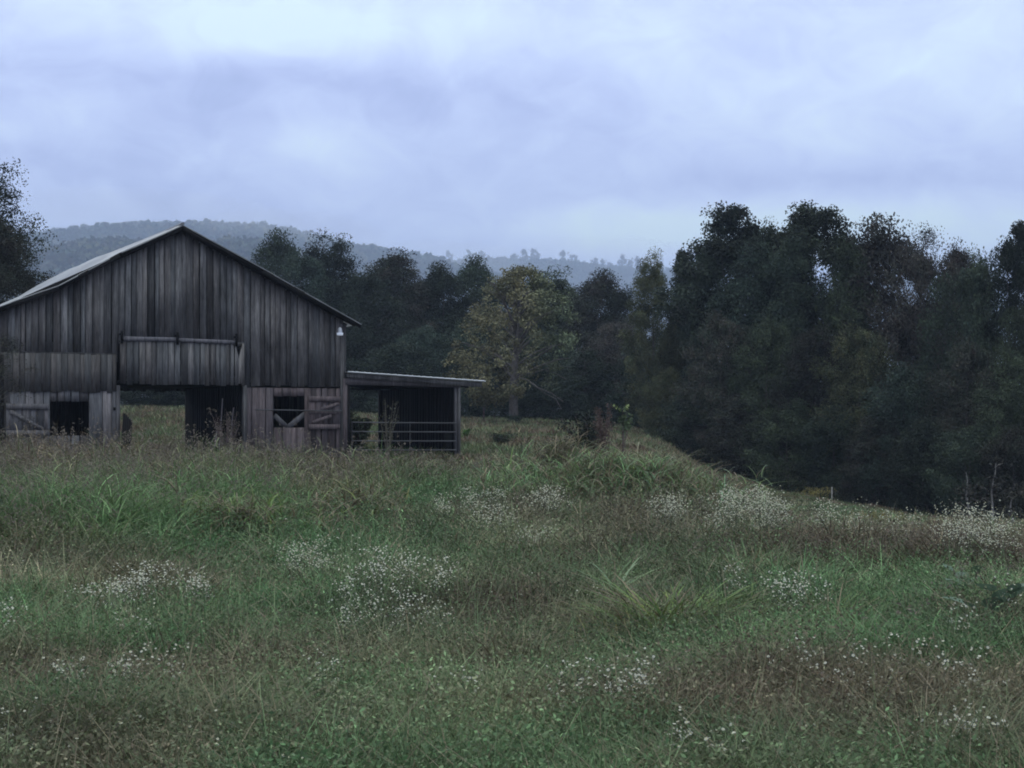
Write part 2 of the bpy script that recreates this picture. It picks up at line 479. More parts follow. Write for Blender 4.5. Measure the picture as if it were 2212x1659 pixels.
M_far = tinted('far_foliage', .9, .05)
FC = [(.035, .05, .025), (.03, .045, .03), (.05, .055, .028), (.05, .042, .03), (.07, .065, .03)]
forest('forest', HA, 2900, 1200, 11000, 12, 1, 'hazy forest covering the hill behind the barn', -.6, .08, FC)
forest('forest', HC, 1800, 700, 7000, 9, 2, 'forest on the nearer low hill behind the roof', -.6, .1, FC, (-350, 900))
forest('forest', HB, 3900, 1100, 9000, 9, 3, 'bluish forest on the far ridge', -.6, .05, FC, (700, 2400))

# ---------------------------------------------------------------- trees
def tree_meshes(seed, H, R, base, nclump, nleaf, leaf, prof='dome', cl=0.16, trunk_r=.16, limbs=14, gap=0.0, up=.3):
    """returns (trunk mesh, crown mesh); H height, R crown radius, base: height where the crown begins (share of H)"""
    rng = R_(seed)
    t = rng.beta(1.25, 1.05, nclump)
    if prof == 'dome': rad = np.sqrt(np.clip(1 - ((t - .36) / .66) ** 2, 0.02, 1))
    elif prof == 'full': rad = np.sqrt(np.clip(1 - t ** 4, .03, 1)) * (.72 + .28 * np.sin(math.pi * np.clip(t * 1.1, 0, 1)))
    elif prof == 'cone': rad = (1 - t) ** .75 * .9 + .12
    elif prof == 'column': rad = np.clip(np.sin((t * .88 + .1) * math.pi), 0.05, 1) ** .45
    elif prof == 'fan': rad = np.clip((t * .9 + .25), 0, 1) * np.sqrt(np.clip(1 - ((t - .55) / .5) ** 2, .05, 1))
    else: rad = np.sqrt(np.clip(1 - ((t - .5) / .52) ** 2, 0.02, 1))
    th = rng.uniform(0, 2 * math.pi, nclump)
    ph = rng.uniform(0, 6.28, 4)
    lob = 1 + .30 * np.sin(2 * th + ph[0] + 3 * t) + .16 * np.sin(3 * th + ph[1] - 5 * t) + .12 * np.sin(5 * th + ph[2] + 9 * t)
    rr = R * rad * lob * np.sqrt(rng.uniform(.12, 1, nclump))
    z = H * (base + (1 - base) * t * .97) + rng.normal(0, .02 * H, nclump)
    z = np.minimum(z, H * .985)
    C = np.stack([rr * np.cos(th), rr * np.sin(th), z], 1)
    if gap > 0:  # knock out clumps to open gaps
        keep = vnoise(C[:, 0] / (R * .45) + C[:, 1] * .3 + 40, C[:, 2] / (R * .45) + 40, seed) > gap
        C = C[keep]
    n = len(C)
    cr = R * cl * rng.uniform(.7, 1.5, n)
    w = rng.uniform(.6, 1.4, n); w /= w.sum(); idx = rng.choice(n, nleaf, p=w)
    d = rng.normal(size=(nleaf, 3)); d /= np.linalg.norm(d, axis=1, keepdims=True)
    d *= (rng.uniform(0, 1, nleaf) ** .55)[:, None]; d[:, 2] *= .72
    P = C[idx] + d * cr[idx][:, None] * 1.22
    P[:, 2] = np.maximum(P[:, 2], .1)
    V, Fq = quads(P, leaf * rng.uniform(.6, 1.4, nleaf), rng, up)
    cb = rng.uniform(.55, 1.6, n)[idx] * rng.uniform(.75, 1.3, nleaf)
    T = np.repeat(np.stack([cb * rng.uniform(.93, 1.1, nleaf), cb, cb * rng.uniform(.9, 1.05, nleaf)], 1), 4, 0)
    crown = MB(); crown.add(V, Fq, T)
    tr = MB(); bark = (.075, .068, .062)
    lean = rng.normal(0, .02 * H, 2)
    hs = np.linspace(0, 1, 8); top = .86 if prof != 'fan' else .7
    path = np.stack([lean[0] * hs ** 2 + .08 * np.sin(hs * 7 + ph[0]), lean[1] * hs ** 2, H * top * hs - .15], 1)
    rad_t = trunk_r * (1 - hs) ** .7 + .02; rad_t[0] *= 1.35
    tr.tube(path, rad_t, 7, bark)
    far = np.argsort(-(np.hypot(C[:, 0], C[:, 1]) / R + rng.uniform(0, .8, n)))[:limbs]
    for j in far:
        e = C[j]; s = np.clip((e[2] / H) * rng.uniform(.45, .75), .08, .8)
        k = np.interp(s, hs * top, np.arange(8)); i0 = int(k); f = k - i0; i1 = min(i0 + 1, 7)
        p0 = path[i0] * (1 - f) + path[i1] * f
        q = np.linspace(0, 1, 5)[:, None]
        mid = (p0 + e) / 2 + np.array([0, 0, .06 * H]) * rng.uniform(-.4, 1) + rng.normal(0, .03 * R, 3)
        c = (1 - q) ** 2 * p0 + 2 * q * (1 - q) * mid + q ** 2 * e
        r0 = max(.02, trunk_r * .42 * (1 - s))
        tr.tube(c, np.linspace(r0, .012, 5), 5, bark)
    return tr.mesh('trunk', True), crown.mesh('crown')


PROTO = {
    'round': tree_meshes(11, 12, 3.6, .12, 150, 47600, 0.146, 'full', .21),
    'round2': tree_meshes(12, 12, 3.9, .08, 170, 50400, 0.146, 'dome', .20),
    'tall': tree_meshes(13, 15, 3.4, .10, 170, 50400, 0.155, 'full', .22),
    'tall2': tree_meshes(14, 15, 3.1, .14, 140, 44800, 0.155, 'dome', .24),
    'airy': tree_meshes(15, 16, 3.3, .30, 150, 42000, 0.155, 'full', .18, .17, 24, .26),
    'airy2': tree_meshes(16, 16, 3.6, .28, 160, 44800, 0.155, 'full', .18, .17, 26, .24),
    'sparse': tree_meshes(17, 14, 3.4, .30, 160, 13300, 0.112, 'full', .19, .15, 60, .1),
    'feather': tree_meshes(22, 13, 3.6, .06, 330, 98000, 0.107, 'dome', .2, .18, 40, .0),
    'narrow': tree_meshes(18, 14, 1.9, .10, 120, 28000, 0.146, 'dome', .30),
    'bush': tree_meshes(19, 4.5, 2.4, .02, 90, 18200, 0.120, 'dome', .24, .05, 10),
    'bush2': tree_meshes(20, 5.0, 2.2, .02, 80, 16099, 0.129, 'full', .26, .05, 12),
    'thicket': tree_meshes(21, 7.0, 3.2, .02, 120, 30799, 0.138, 'full', .22, .07, 16),
    'thicket2': tree_meshes(23, 7.0, 3.2, .02, 110, 29399, 0.138, 'dome', .25, .07, 20),
}
PDIM = {'round': (12, 3.6), 'round2': (12, 3.9), 'tall': (15, 3.4), 'tall2': (15, 3.1), 'airy': (16, 3.3), 'airy2': (16, 3.6),
        'sparse': (14, 3.4), 'narrow': (14, 1.9), 'bush': (4.5, 2.4), 'bush2': (5, 2.2), 'thicket': (7, 3.2), 'thicket2': (7, 3.2), 'feather': (13, 3.6)}
for k, (a, b) in PROTO.items(): a.materials.append(M_bark)
CROWNS = {}


def crown_mesh(kind, leaf):
    if (kind, leaf) not in CROWNS:
        m = PROTO[kind][1] if not any(k[0] == kind for k in CROWNS) else None
        if m is None:
            CROWNS[(kind, leaf)] = PROTO[kind][1]      # shared mesh; the colour sits on the object slot
        else:
            m.materials.append(None); CROWNS[(kind, leaf)] = m
    return CROWNS[(kind, leaf)]


def plant_tree(name, kind, leaf, px, top, hw, Y, label, group, cat='tree', rz=None):
    """px column of the trunk, top row, hw half width in columns, Y distance"""
    x = at(px, Y); z0 = G(x, Y)
    H, Rr = PDIM[kind]
    h = CAM_Z + (HZ - top) * Y / F - z0; r = hw * Y / F
    root = empty(name, (x, Y, z0 - .05), 0 if rz is None else rz)
    if rz is None: root.rotation_euler = (0, 0, (px * 1.7 + Y) % 6.28)
    root.scale = (r / Rr, r / Rr, h / H)
    root.rotation_euler[0] = .05 * math.sin(px * 3.1); root.rotation_euler[1] = .05 * math.cos(px * 1.3)
    t = bpy.data.objects.new('trunk', PROTO[kind][0]); SC.collection.objects.link(t); t.parent = root
    c = bpy.data.objects.new('crown', crown_mesh(kind, leaf)); SC.collection.objects.link(c); c.parent = root
    c.material_slots[0].link = 'OBJECT'; c.material_slots[0].material = LEAF[leaf]
    tag(root, label, cat, group)
    return root


GW = 'trees of the wood behind the barn'
GR_ = 'trees of the wood on the right'
TREES = [
 # kind, leaf, px, top, hw, Y, label, group
 ('round', 'dark', 598, 509, 88, 124, 'dark green tree, the tallest just right of the barn ridge', GW),
 ('tall2', 'dark', 700, 507, 80, 118, 'dark twin-topped tree above the right slope of the barn roof', GW),
 ('round2', 'blue', 650, 548, 90, 116, 'blue-green tree between the two dark trees over the barn roof', GW),
 ('round2', 'dark', 785, 582, 92, 114, 'dark tree just above the eave lamp of the barn', GW),
 ('tall', 'brown', 872, 548, 100, 118, 'tall dark tree with browning top behind the lean-to shed', GW),
 ('round', 'dark', 950, 578, 90, 121, 'dark tree left of the yellow tree, behind its shoulder', GW),
 ('round', 'dark', 1028, 563, 82, 124, 'dark tree with its top just left of the yellow tree crown', GW),
 ('tall2', 'green', 1190, 584, 92, 122, 'green pointed tree just behind the right shoulder of the yellow tree', GW),
 ('round', 'brown', 1290, 592, 94, 117, 'dark brownish round tree right of the yellow tree', GW),
 ('round2', 'dark', 1335, 620, 56, 116, 'small dark tree on the right flank of the brownish round tree', GW),
 ('thicket', 'dark', 760, 690, 80, 110, 'low dark thicket tree directly above the shed roof near the barn', GW),
 ('thicket', 'blue', 905, 712, 72, 109, 'bluish low round tree above the middle of the shed roof', GW),
 ('thicket', 'dark', 1000, 700, 75, 110, 'dark low tree behind the left side of the yellow tree', GW),
 ('round2', 'rust', 1325, 690, 78, 108, 'greyish round tree with thinning leaves in the gap of the woods', GW),
 ('thicket', 'blue', 1390, 740, 80, 104, 'blue-green low tree at the foot of the gap between the woods', GW),
 ('thicket', 'dark', 1180, 720, 85, 111, 'dark low tree behind the trunk of the yellow tree', GW),
 ('thicket', 'dark', 1262, 760, 75, 107, 'dark thicket tree right of the bare lower limbs of the yellow tree', GW),
 ('thicket', 'dark', 850, 745, 90, 108, 'dark thicket over the shed roof, left of the bluish low tree', GW),
 ('thicket', 'dark', 1085, 740, 90, 112, 'dark thicket straight behind the trunk of the yellow tree', GW),
 ('thicket', 'dark', 480, 760, 110, 106, 'dark thicket seen through the left part of the barn passage', GW),
 ('thicket', 'green', 330, 755, 110, 104, 'dark thicket seen through the right part of the barn passage', GW),
 ('round', 'dark', 460, 640, 80, 118, 'dark tree hidden behind the barn, beneath its ridge', GW),
 ('thicket', 'dark', 650, 740, 100, 108, 'dark thicket behind the right wall of the barn', GW),
 ('round2', 'dark', 735, 600, 90, 128, 'dark tree in the second rank between the twin-topped tree and the shed', GW),
 ('round2', 'dark', 905, 598, 95, 128, 'dark tree in the second rank right of the browning tall tree', GW),
 ('round2', 'blue', 1110, 610, 110, 126, 'blue-green tree in the second rank right behind the yellow crown', GW),
 ('round2', 'dark', 1245, 625, 90, 126, 'dark tree in the second rank right of the yellow crown', GW),
 # right-hand wood, skyline
 ('tall2', 'olive', 1412, 548, 52, 96, 'pale olive thin tree, leftmost at the skyline of the right wood', GR_),
 ('narrow', 'dark', 1484, 530, 46, 92, 'narrow dark spire-like tree near the left end of the right wood', GR_),
 ('airy2', 'dark', 1592, 449, 140, 88, 'tall domed dark tree with sky gaps, left of the tallest tree', GR_),
 ('tall', 'dark', 1530, 535, 62, 86, 'dark tree on the left flank of the domed tree', GR_),
 ('tall', 'dark', 1672, 490, 50, 88, 'thin dark tree between the domed tree and the tallest tree', GR_),
 ('airy', 'green', 1752, 435, 136, 84, 'tallest tree of the right wood, broad airy top with gaps', GR_),
 ('tall', 'olive', 1838, 512, 38, 87, 'olive tree tucked between the tallest tree and the brown-topped one', GR_),
 ('round', 'rust', 1908, 485, 150, 82, 'large brown-topped tree right of the tallest tree', GR_),
 ('sparse', 'rust', 2014, 490, 92, 88, 'nearly bare reddish tree with fine twigs at the skyline', GR_),
 ('tall', 'rust', 2052, 535, 72, 80, 'brown round-headed tree below the nearly bare one', GR_),
 ('tall2', 'green', 2125, 545, 52, 80, 'green tree between the brown trees and the dark corner tree', GR_),
 ('airy2', 'dark', 2182, 484, 84, 74, 'dark pointed tree at the right edge of the photograph', GR_),
 ('tall', 'dark', 2260, 480, 70, 73, 'dark tree cut off by the right edge of the photograph', GR_),
 ('round', 'dark', 2340, 520, 90, 72, 'dark tree standing outside the right edge', GR_),
 # body of the right-hand wood
 ('tall', 'blue', 1610, 512, 90, 84, 'blue-green tree filling in below the domed tree', GR_),
 ('tall', 'dark', 1690, 505, 85, 83, 'dark tree filling in below the tallest tree, left of its trunk', GR_),
 ('tall', 'green', 1815, 520, 85, 82, 'green tree filling in below the tallest tree, right of its trunk', GR_),
 ('round', 'dark', 1465, 590, 64, 90, 'dark tree below the narrow spire-like tree', GR_),
 ('round2', 'rust', 1975, 535, 95, 79, 'brownish tree in the upper middle of the right wood', GR_),
 ('round2', 'dark', 2112, 560, 100, 75, 'dark broad tree below the green tree near the right edge', GR_),
 ('round2', 'green', 2215, 640, 80, 70, 'green tree low at the right edge of the wood', GR_),
 ('thicket', 'olive', 1458, 705, 48, 88, 'yellow-leaved young tree at the left corner of the right wood', GR_),
 ('thicket', 'olive', 1440, 800, 45, 85, 'yellow-green bushy tree at the outer corner of the right wood', GR_),
 ('round2', 'brown', 1545, 680, 80, 82, 'brownish green tree in the left front of the right wood', GR_),
 ('round2', 'green', 1650, 690, 85, 80, 'mid green tree in the front rank, below the thin dark tree', GR_),
 ('round2', 'brown', 1760, 705, 85, 78, 'reddish brown tree in the middle of the front rank', GR_),
 ('round2', 'olive', 1870, 700, 90, 76, 'olive tree in the front rank below the brown-topped tree', GR_),
 ('thicket', 'blue', 1960, 800, 95, 72, 'pale blue-green tree with arching branches in front of the wood', GR_),
 ('round2', 'brown', 2080, 740, 90, 71, 'brownish tree in the front rank, right of the arching pale one', GR_),
 ('round2', 'green', 2200, 760, 90, 67, 'olive-green tree low in the right corner of the wood', GR_),
 ('thicket', 'dark', 1500, 840, 80, 82, 'dark leafy bush tree at the wood edge left of the post', GR_),
 ('thicket', 'brown', 1600, 860, 80, 79, 'brownish bush tree at the wood edge above the grass slope', GR_),
 ('thicket', 'green', 1700, 870, 85, 77, 'dull green bush tree at the wood edge just left of the pale post', GR_),
 ('thicket', 'dark', 1800, 880, 85, 75, 'dark bush tree behind the small pale post', GR_),
 ('thicket', 'brown', 1890, 900, 80, 72, 'dark brown bush tree right of the pale post', GR_),
 ('thicket', 'dark', 1990, 910, 85, 69, 'dark bush tree in the hollow below the pale blue-green tree', GR_),
 ('thicket', 'dark', 2090, 920, 85, 67, 'dark bush tree behind the white flowers on the right', GR_),
 ('thicket', 'brown', 2190, 930, 85, 65, 'dark brown bush tree in the right corner behind the flowers', GR_),
 ('bush', 'dark', 1440, 900, 40, 88, 'low dark bush at the left foot of the right wood', GR_),
 ('bush2', 'dark', 1395, 850, 55, 102, 'low dark bush in the gap between the two woods', GW),
 ('bush', 'dark', 1320, 860, 60, 106, 'low dark bush right of the yellow tree at the field edge', GW),
 ('bush2', 'dark', 1235, 850, 60, 108, 'low dark bush at the field edge behind the tall grass mound', GW),
 ('bush', 'dark', 1160, 850, 60, 110, 'low dark bush just right of the yellow tree trunk', GW),
 ('bush2', 'dark', 1070, 848, 60, 111, 'low dark bush just left of the yellow tree trunk', GW),
 ('bush', 'dark', 985, 845, 60, 111, 'low dark bush at the field edge behind the shed corner post', GW),
 ('bush2', 'dark', 900, 845, 60, 110, 'low dark bush behind the shed roof', GW),
 ('bush', 'dark', 800, 842, 70, 108, 'low dark bush seen through the lean-to shed', GW),
 ('bush2', 'dark', 380, 838, 70, 102, 'low dark bush at the field edge seen through the barn passage', GW),
 ('bush', 'dark', 290, 838, 70, 101, 'low dark bush left in the view through the barn passage', GW),
]
for i_, (k, lf, px, top, hw, Y, lab, gr) in enumerate(TREES):
    if k == 'thicket' and i_ % 2: k = 'thicket2'
    nm = 'bush' if k.startswith('bush') else 'tree'
    plant_tree(nm, k, lf, px, top, hw, Y, lab, gr, nm)

# ---------------------------------------------------------------- barn
TH = math.radians(27); c_, s_ = math.cos(TH), math.sin(TH)
Zr = 46.0; Xr = -718 * Zr / F; BG = 0.45


def U(px):
    p = px - 1106
    return (p * Zr - F * Xr) / (F * c_ - p * s_)


def Zl(px, py, dy=0.0):
    u = U(px); return CAM_Z + (HZ - py) * (Zr + u * s_) / F - BG


barn = tag(empty('barn', (Xr, Zr, BG), TH), 'old weathered grey board barn with open passage and tin gable roof', 'barn')
UL, UR = U(1), U(742)
z_ridge = Zl(388, 492)
LEN = 6.4
# height of the rake line along u (left slope sags a little)
RK = [(UL - .35, Zl(1, 668) - .12), (UL, Zl(1, 666)), (U(122), Zl(122, 622)), (U(253), Zl(253, 551)), (0, z_ridge), (U(560), Zl(560, 585)), (UR, Zl(742, 687)), (UR + .5, Zl(742, 687) - .25)]
def rake(u): return float(np.interp(u, [a for a, b in RK], [b for a, b in RK]))
rngB = R_(77)


def tone(rng, spread=.3, warm=.05):
    v = 1 + rng.uniform(-spread, spread) * .85
    if rng.random() < .14: v *= .5
    if rng.random() < .12: v *= 1.35
    w = rng.uniform(-warm, warm)
    return (v * (1 + w), v, v * (1 - w * .6))


def boards(mb, u0, u1, zb, zt, y=0.0, th=.024, wid=.17, gap=.016, holes=(), rng=rngB, ragged=.07, raggedtop=0.0, spread=.3, axis='x', miss=0.0):
    u = u0
    while u < u1 - .02:
        w = wid * rng.uniform(.75, 1.25); a, b = u, min(u + w, u1)
        if u1 - b < .06: b = u1
        u = b
        if rng.random() < miss: continue
        g0 = gap * rng.uniform(.2, 2.2)
        bb = b - g0
        lo = zb(a) if callable(zb) else zb
        lo -= rng.uniform(0, ragged)
        ta = zt(a) if callable(zt) else zt; tb = zt(bb) if callable(zt) else zt
        dr = rng.uniform(0, raggedtop); ta += dr; tb += dr
        if lo > min(ta, tb): continue
        yy = y + rng.uniform(-.006, .006); tn = tone(rng, spread)
        segs = [(lo, None)]
        cur = lo; pieces = []
        mid = (a + bb) / 2
        for (ha, hb, z0, z1) in sorted(holes, key=lambda q: q[2]):
            if ha < mid < hb:
                pieces.append((cur, z0 + rng.uniform(-.012, .012))); cur = z1 + rng.uniform(-.012, .012)
        pieces.append((cur, None))
        for (p0, p1) in pieces:
            A, B = (ta, tb) if p1 is None else (p1, p1)
            if axis == 'x': mb.box(a, bb, yy - th, yy, p0, A, tn, z1b=B)
            else: mb.box(yy - th, yy, a, bb, p0, A, tn)


# upper front wall
z_seamL = lambda u: Zl(100, 765)
mb = MB()
boards(mb, UL, U(256), Zl(130, 775), lambda u: rake(u) - .05)
boards(mb, U(256), U(527), Zl(390, 745), lambda u: rake(u) - .05)
boards(mb, U(527), UR, Zl(640, 833), lambda u: rake(u) - .05, ragged=.05)
mb.build('gable_wall', M_wood, barn)
mb = MB(); boards(mb, UL + .02, UR - .02, Zl(390, 745), lambda u: rake(u) - .12, y=.055, wid=.5, gap=-.012, spread=.1); mb.build('gap_backing', M_wood_in, barn)  # added backing behind the gable boards; keeps light out of the gaps
# left panel (proud)
mb = MB()
boards(mb, UL, U(251), Zl(130, 843), Zl(130, 764), y=-.035, wid=.15, gap=.008, spread=.26)
mb.build('panel_wall', M_wood_low, barn)
# left lower wall with window
hL = (U(106), U(192), Zl(150, 941), Zl(150, 868))
hR = (U(592), U(662), Zl(628, 924), Zl(628, 856))
mb = MB()
boards(mb, UL, U(192), -.1, Zl(100, 842), y=-.004, holes=[hL], wid=.22, spread=.2)
boards(mb, U(192), U(251), -.1, Zl(220, 842), y=-.01, wid=.33, spread=.12, gap=.02)
mb.build('lower_wall', M_wood_grey, barn)
mb = MB()
boards(mb, U(527), UR, -.1, Zl(640, 838), y=0.02, holes=[hR], wid=.22, spread=.2)
lw = mb.build('lower_wall', M_wood_red, barn)
lw['label'] = 'reddish lower wall right of the passage'
# hay door and its track
mb = MB()
hd0, hd1 = U(257), U(526)
hzt, hzb = Zl(390, 739), Zl(390, 831)
rg = R_(5); boards(mb, hd0, U(503), lambda u: hzb + .02, hzt, y=-.11, wid=.17, spread=.38, ragged=.05, rng=rg)
tn = (1.5, 1.45, 1.4)
mb.box(U(505), U(512), -.134, -.11, hzb, hzt - .0, (1.0, 1.0, 1.0), z1b=hzt - .35)
mb.box(U(512.5), U(519), -.134, -.11, hzb + .05, hzt - .45, tn, z1b=hzt - .1)
mb.box(U(519.5), U(525), -.134, -.11, hzb - .03, hzt, (1.25, 1.2, 1.15))
for zz in (hzb + .12, hzt - .08):
    mb.box(hd0 + .03, hd1 - .05, -.109, -.07, zz, zz + .11, (.7, .7, .7))
mb.build('hay_door', M_wood, barn)
mb = MB()
zt0 = Zl(390, 735)
mb.bar((U(264), -.13, zt0), (U(380), -.13, zt0 + .01), .08, .12, (1.35, 1.35, 1.4))
mb.bar((U(382), -.13, zt0), (U(508), -.13, zt0 - .03), .08, .11, (1.2, 1.2, 1.25))
mb.box(U(256), U(520), -.10, -.06, zt0 - .1, zt0 - .055, (.3, .3, .3))
trk = mb.build('door_track', M_wood_grey, barn)
for p in (260, 380, 507):
    mb = MB(); mb.box(U(p) - .035, U(p) + .035, -.19, -.165, zt0 - .14, zt0 + .22, (.4, .4, .4))
    mb.box(U(p) - .05, U(p) + .05, -.165, -.028, zt0 + .1, zt0 + .15, (.4, .4, .4))
    mb.build('bracket', M_wood_in, trk)
# header board over the panel seam, corner boards
mb = MB(); mb.box(U(734), U(742), -.06, -.03, -.1, Zl(742, 700), (.9, .9, .9)); mb.box(U(742), U(746), -.055, .05, Zl(742, 826), Zl(742, 700), (.8, .8, .8))
mb.build('corner_board', M_wood, barn)
mb = MB(); mb.box(U(739), U(748), -.09, -.062, -.1, Zl(742, 818), (.85, .85, .85))
mb.build('corner_post', M_wood_red, barn)
mb = MB(); mb.box(UL - .03, UL + .08, -.07, -.04, -.1, Zl(10, 765), (.5, .5, .5)); mb.build('corner_post', M_wood_in, barn)
# door posts either side of the passage
for p, w in ((253, .16), (528, .14)):
    mb = MB(); mb.box(U(p) - w / 2 + .04, U(p) + w / 2, -.03, .15, -.1, Zl(p, 832), (1, 1, 1)); mb.build('door_post', M_wood if p > 300 else M_wood_grey, barn)
# board ledge above the left panel and at the right seam
mb = MB(); mb.box(UL, U(251), -.055, -.036, Zl(130, 765), Zl(130, 761), (.4, .4, .4)); mb.build('ledge', M_wood, barn)
# interior: passage partitions, loft floor, side and back walls
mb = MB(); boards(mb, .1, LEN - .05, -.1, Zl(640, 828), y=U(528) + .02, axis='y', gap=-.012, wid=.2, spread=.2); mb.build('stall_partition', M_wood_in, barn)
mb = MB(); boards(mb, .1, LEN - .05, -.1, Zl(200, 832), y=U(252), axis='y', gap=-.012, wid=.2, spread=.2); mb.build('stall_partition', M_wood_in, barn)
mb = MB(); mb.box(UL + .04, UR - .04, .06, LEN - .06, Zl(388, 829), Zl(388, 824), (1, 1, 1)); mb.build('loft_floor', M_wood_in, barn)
eL, eR = rake(UL), rake(UR)
mb = MB(); boards(mb, .03, LEN, -.1, eL - .08, y=UL + .02, axis='y', gap=-.012); mb.build('side_wall', M_wood, barn)
mb = MB(); boards(mb, .03, LEN, -.1, eR - .08, y=UR, axis='y', gap=-.012); mb.build('side_wall', M_wood, barn)
mb = MB()
boards(mb, UL + .03, U(252), -.1, lambda u: rake(u) - .06, y=LEN, gap=-.012)
boards(mb, U(252), U(527), Zl(388, 833), lambda u: rake(u) - .06, y=LEN, gap=-.012)
boards(mb, U(527), UR - .03, -.1, lambda u: rake(u) - .06, y=LEN, gap=-.012)
mb.build('back_wall', M_wood, barn)
# roof: ribbed tin in two slopes with ragged front edge
def roof_slope(name, ua, ub, sag):
    nu, nv = 90, 24
    uu = np.linspace(ua, ub, nu)
    rows = []
    rg = R_(31)
    edge = -.34 + .03 * np.repeat(rg.uniform(-1, 1, nu // 5 + 1), 5)[:nu]
    for side in (0, 1):
        for j in range(nv):
            v = j / (nv - 1)
            for i, u in enumerate(uu):
                y = edge[i] + (LEN + .3 - edge[i]) * v
                z = rake(u) + .055 - side * .03
                hump = sag * math.exp(-((u - (UL + 2.3)) / 1.6) ** 2) * smooth(v * 2.6) if sag else 0
                z += hump + .02 * math.sin(v * 9 + u) * (1 if sag else .6) + .012 * math.cos(y * 2 * math.pi / .25)
                rows.append((u, y, z))
    n = nu * nv
    Fq = []
    for j in range(nv - 1):
        for i in range(nu - 1):
            a = j * nu + i
            Fq.append((a, a + 1, a + nu + 1, a + nu)); Fq.append((n + a + nu, n + a + nu + 1, n + a + 1, n + a))
    for i in range(nu - 1):
        Fq.append((i + 1, i, n + i, n + i + 1)); b = (nv - 1) * nu + i; Fq.append((b, b + 1, n + b + 1, n + b))
    for j in range(nv - 1):
        a = j * nu; Fq.append((a, a + nu, n + a + nu, n + a)); b = a + nu - 1; Fq.append((b + nu, b, n + b, n + b + nu))
    mb = MB(); mb.add(rows, Fq); return mb.build(name, M_metal, barn)


roof_slope('roof', UL - .35, 0.0, .15)
roof_slope('roof', 0.0, UR + .45, 0)
mb = MB(); mb.tube([(0, -.36, z_ridge + .08), (0.02, LEN * .5, z_ridge + .07), (0, LEN + .3, z_ridge + .08)], .05, 6); mb.build('ridge_cap', M_metal, barn)
mb = MB()
for j, yy in enumerate(np.arange(-.2, LEN, .75)):   # purlins / rafters under the tin
    for (a, b) in ((UL - .2, 0), (0, UR + .3)):
        mb.bar((a, yy, rake(a) - .06), (b, yy, rake(b) - .06), .05, .12, (1, 1, 1))
mb.build('rafter', M_wood_in, barn)
mb = MB()
pts = [UL - .34, U(122), U(253), 0, U(560), UR + .44]
for a, b in zip(pts[:-1], pts[1:]):
    mb.bar((a, -.31, rake(a) - .03), (b, -.31, rake(b) - .03), .03, .12, (1, 1, 1))
mb.build('rake_board', M_wood_in, barn)
# window shutters
def shutter(px0, px1, py0, py1, m, diag, label, y=-.06):
    a, b = U(px0), U(px1); p = (px0 + px1) / 2; z0, z1 = Zl(p, py1), Zl(p, py0)
    mb = MB(); boards(mb, a, b, z0 + .03, z1 - .03, y=y, wid=.2, gap=.012, spread=.14, ragged=.0)
    sh = mb.build('shutter', m, barn); sh['label'] = label
    def brace(A, B, w=.13):
        q = MB(); q.bar((A[0], y - .04, A[1]), (B[0], y - .04, B[1]), .03, w, (1.12, 1.1, 1.08), up=(0, 0, 1)); q.build('brace', m, sh)
    brace((a, z1 - .07), (b, z1 - .07), .16); brace((a, z0 + .07), (b - .02, z0 + .07), .15)
    if diag == 1:
        brace((a + .1, z1 - .2), (b - .15, z0 + .17), .1)
    else:
        zm = (z0 + z1) / 2; brace((a, zm + .02), (b, zm + .02), .10)
        brace((a + .12, z0 + .2), (b - .28, zm - .08), .1); brace((b - .62, zm + .1), (b - .04, z1 - .2), .1)
    return sh


shutter(12, 104, 873, 941, M_wood_grey, 1, 'grey window shutter with one diagonal brace')
shutter(665, 733, 857, 927, M_wood_red, 2, 'pale reddish shutter with zigzag braces', y=-.05)
for (a, b) in (((594, 897), (624, 925)), ((621, 925), (661, 893))):
    mb = MB(); mb.bar((U(a[0]), .07, Zl(a[0], a[1])), (U(b[0]), .07, Zl(b[0], b[1])), .03, .15, (1, 1, 1)); mb.build('window_board', M_wood_grey, barn)
mb = MB(); mb.tube([(U(547), -.15, Zl(547, 885)), (U(735), -.15, Zl(735, 888))], .018, 6); mb.build('rail', M_pipe, barn)
mb = MB(); mb.box(U(246) - .03, U(246) + .04, -.06, -.035, Zl(246, 886), Zl(246, 880), (.3, .3, .3)); mb.build('latch', M_wood_in, barn)
# half-fallen passage door hanging edge-on at the left jamb
mb = MB()
rg = R_(8)
for k in range(5):
    x0 = U(256) + .02; mb.bar((x0 + .01 * k, -.1 - .2 * k, -.1), (x0 + .12, -.12 - .2 * k, Zl(258, 893) - .05 * k), .17, .03, tone(rg, .2), up=(1, 0, 0))
mb.build('passage_door', M_wood_in, barn)
# loose poles leaning in the passage
for (p0, p1, q) in (((875, 960), (873, 905), 0), ):
    pass
for i, (xa, ya, xb, yb, lab) in enumerate([(484, 975, 494, 860, 'pale leaning pole, left one inside the barn passage'), (503, 985, 516, 880, 'pale leaning pole next to the right door post of the passage'), (470, 970, 478, 925, 'short grey stick leaning in the barn passage')]):
    mb = MB(); mb.tube([(U(xa), .5 - .1 * i, Zl(xa, ya)), (U(xb), .62 - .1 * i, Zl(xb, yb))], .02, 6, (.17, .15, .15))
    o = mb.build('pole', M_bark); o.matrix_world = barn.matrix_basis
    tag(o, lab, 'pole', 'poles leaning in the barn passage')
    o.location = (Xr, Zr, BG); o.rotation_euler = (0, 0, TH)

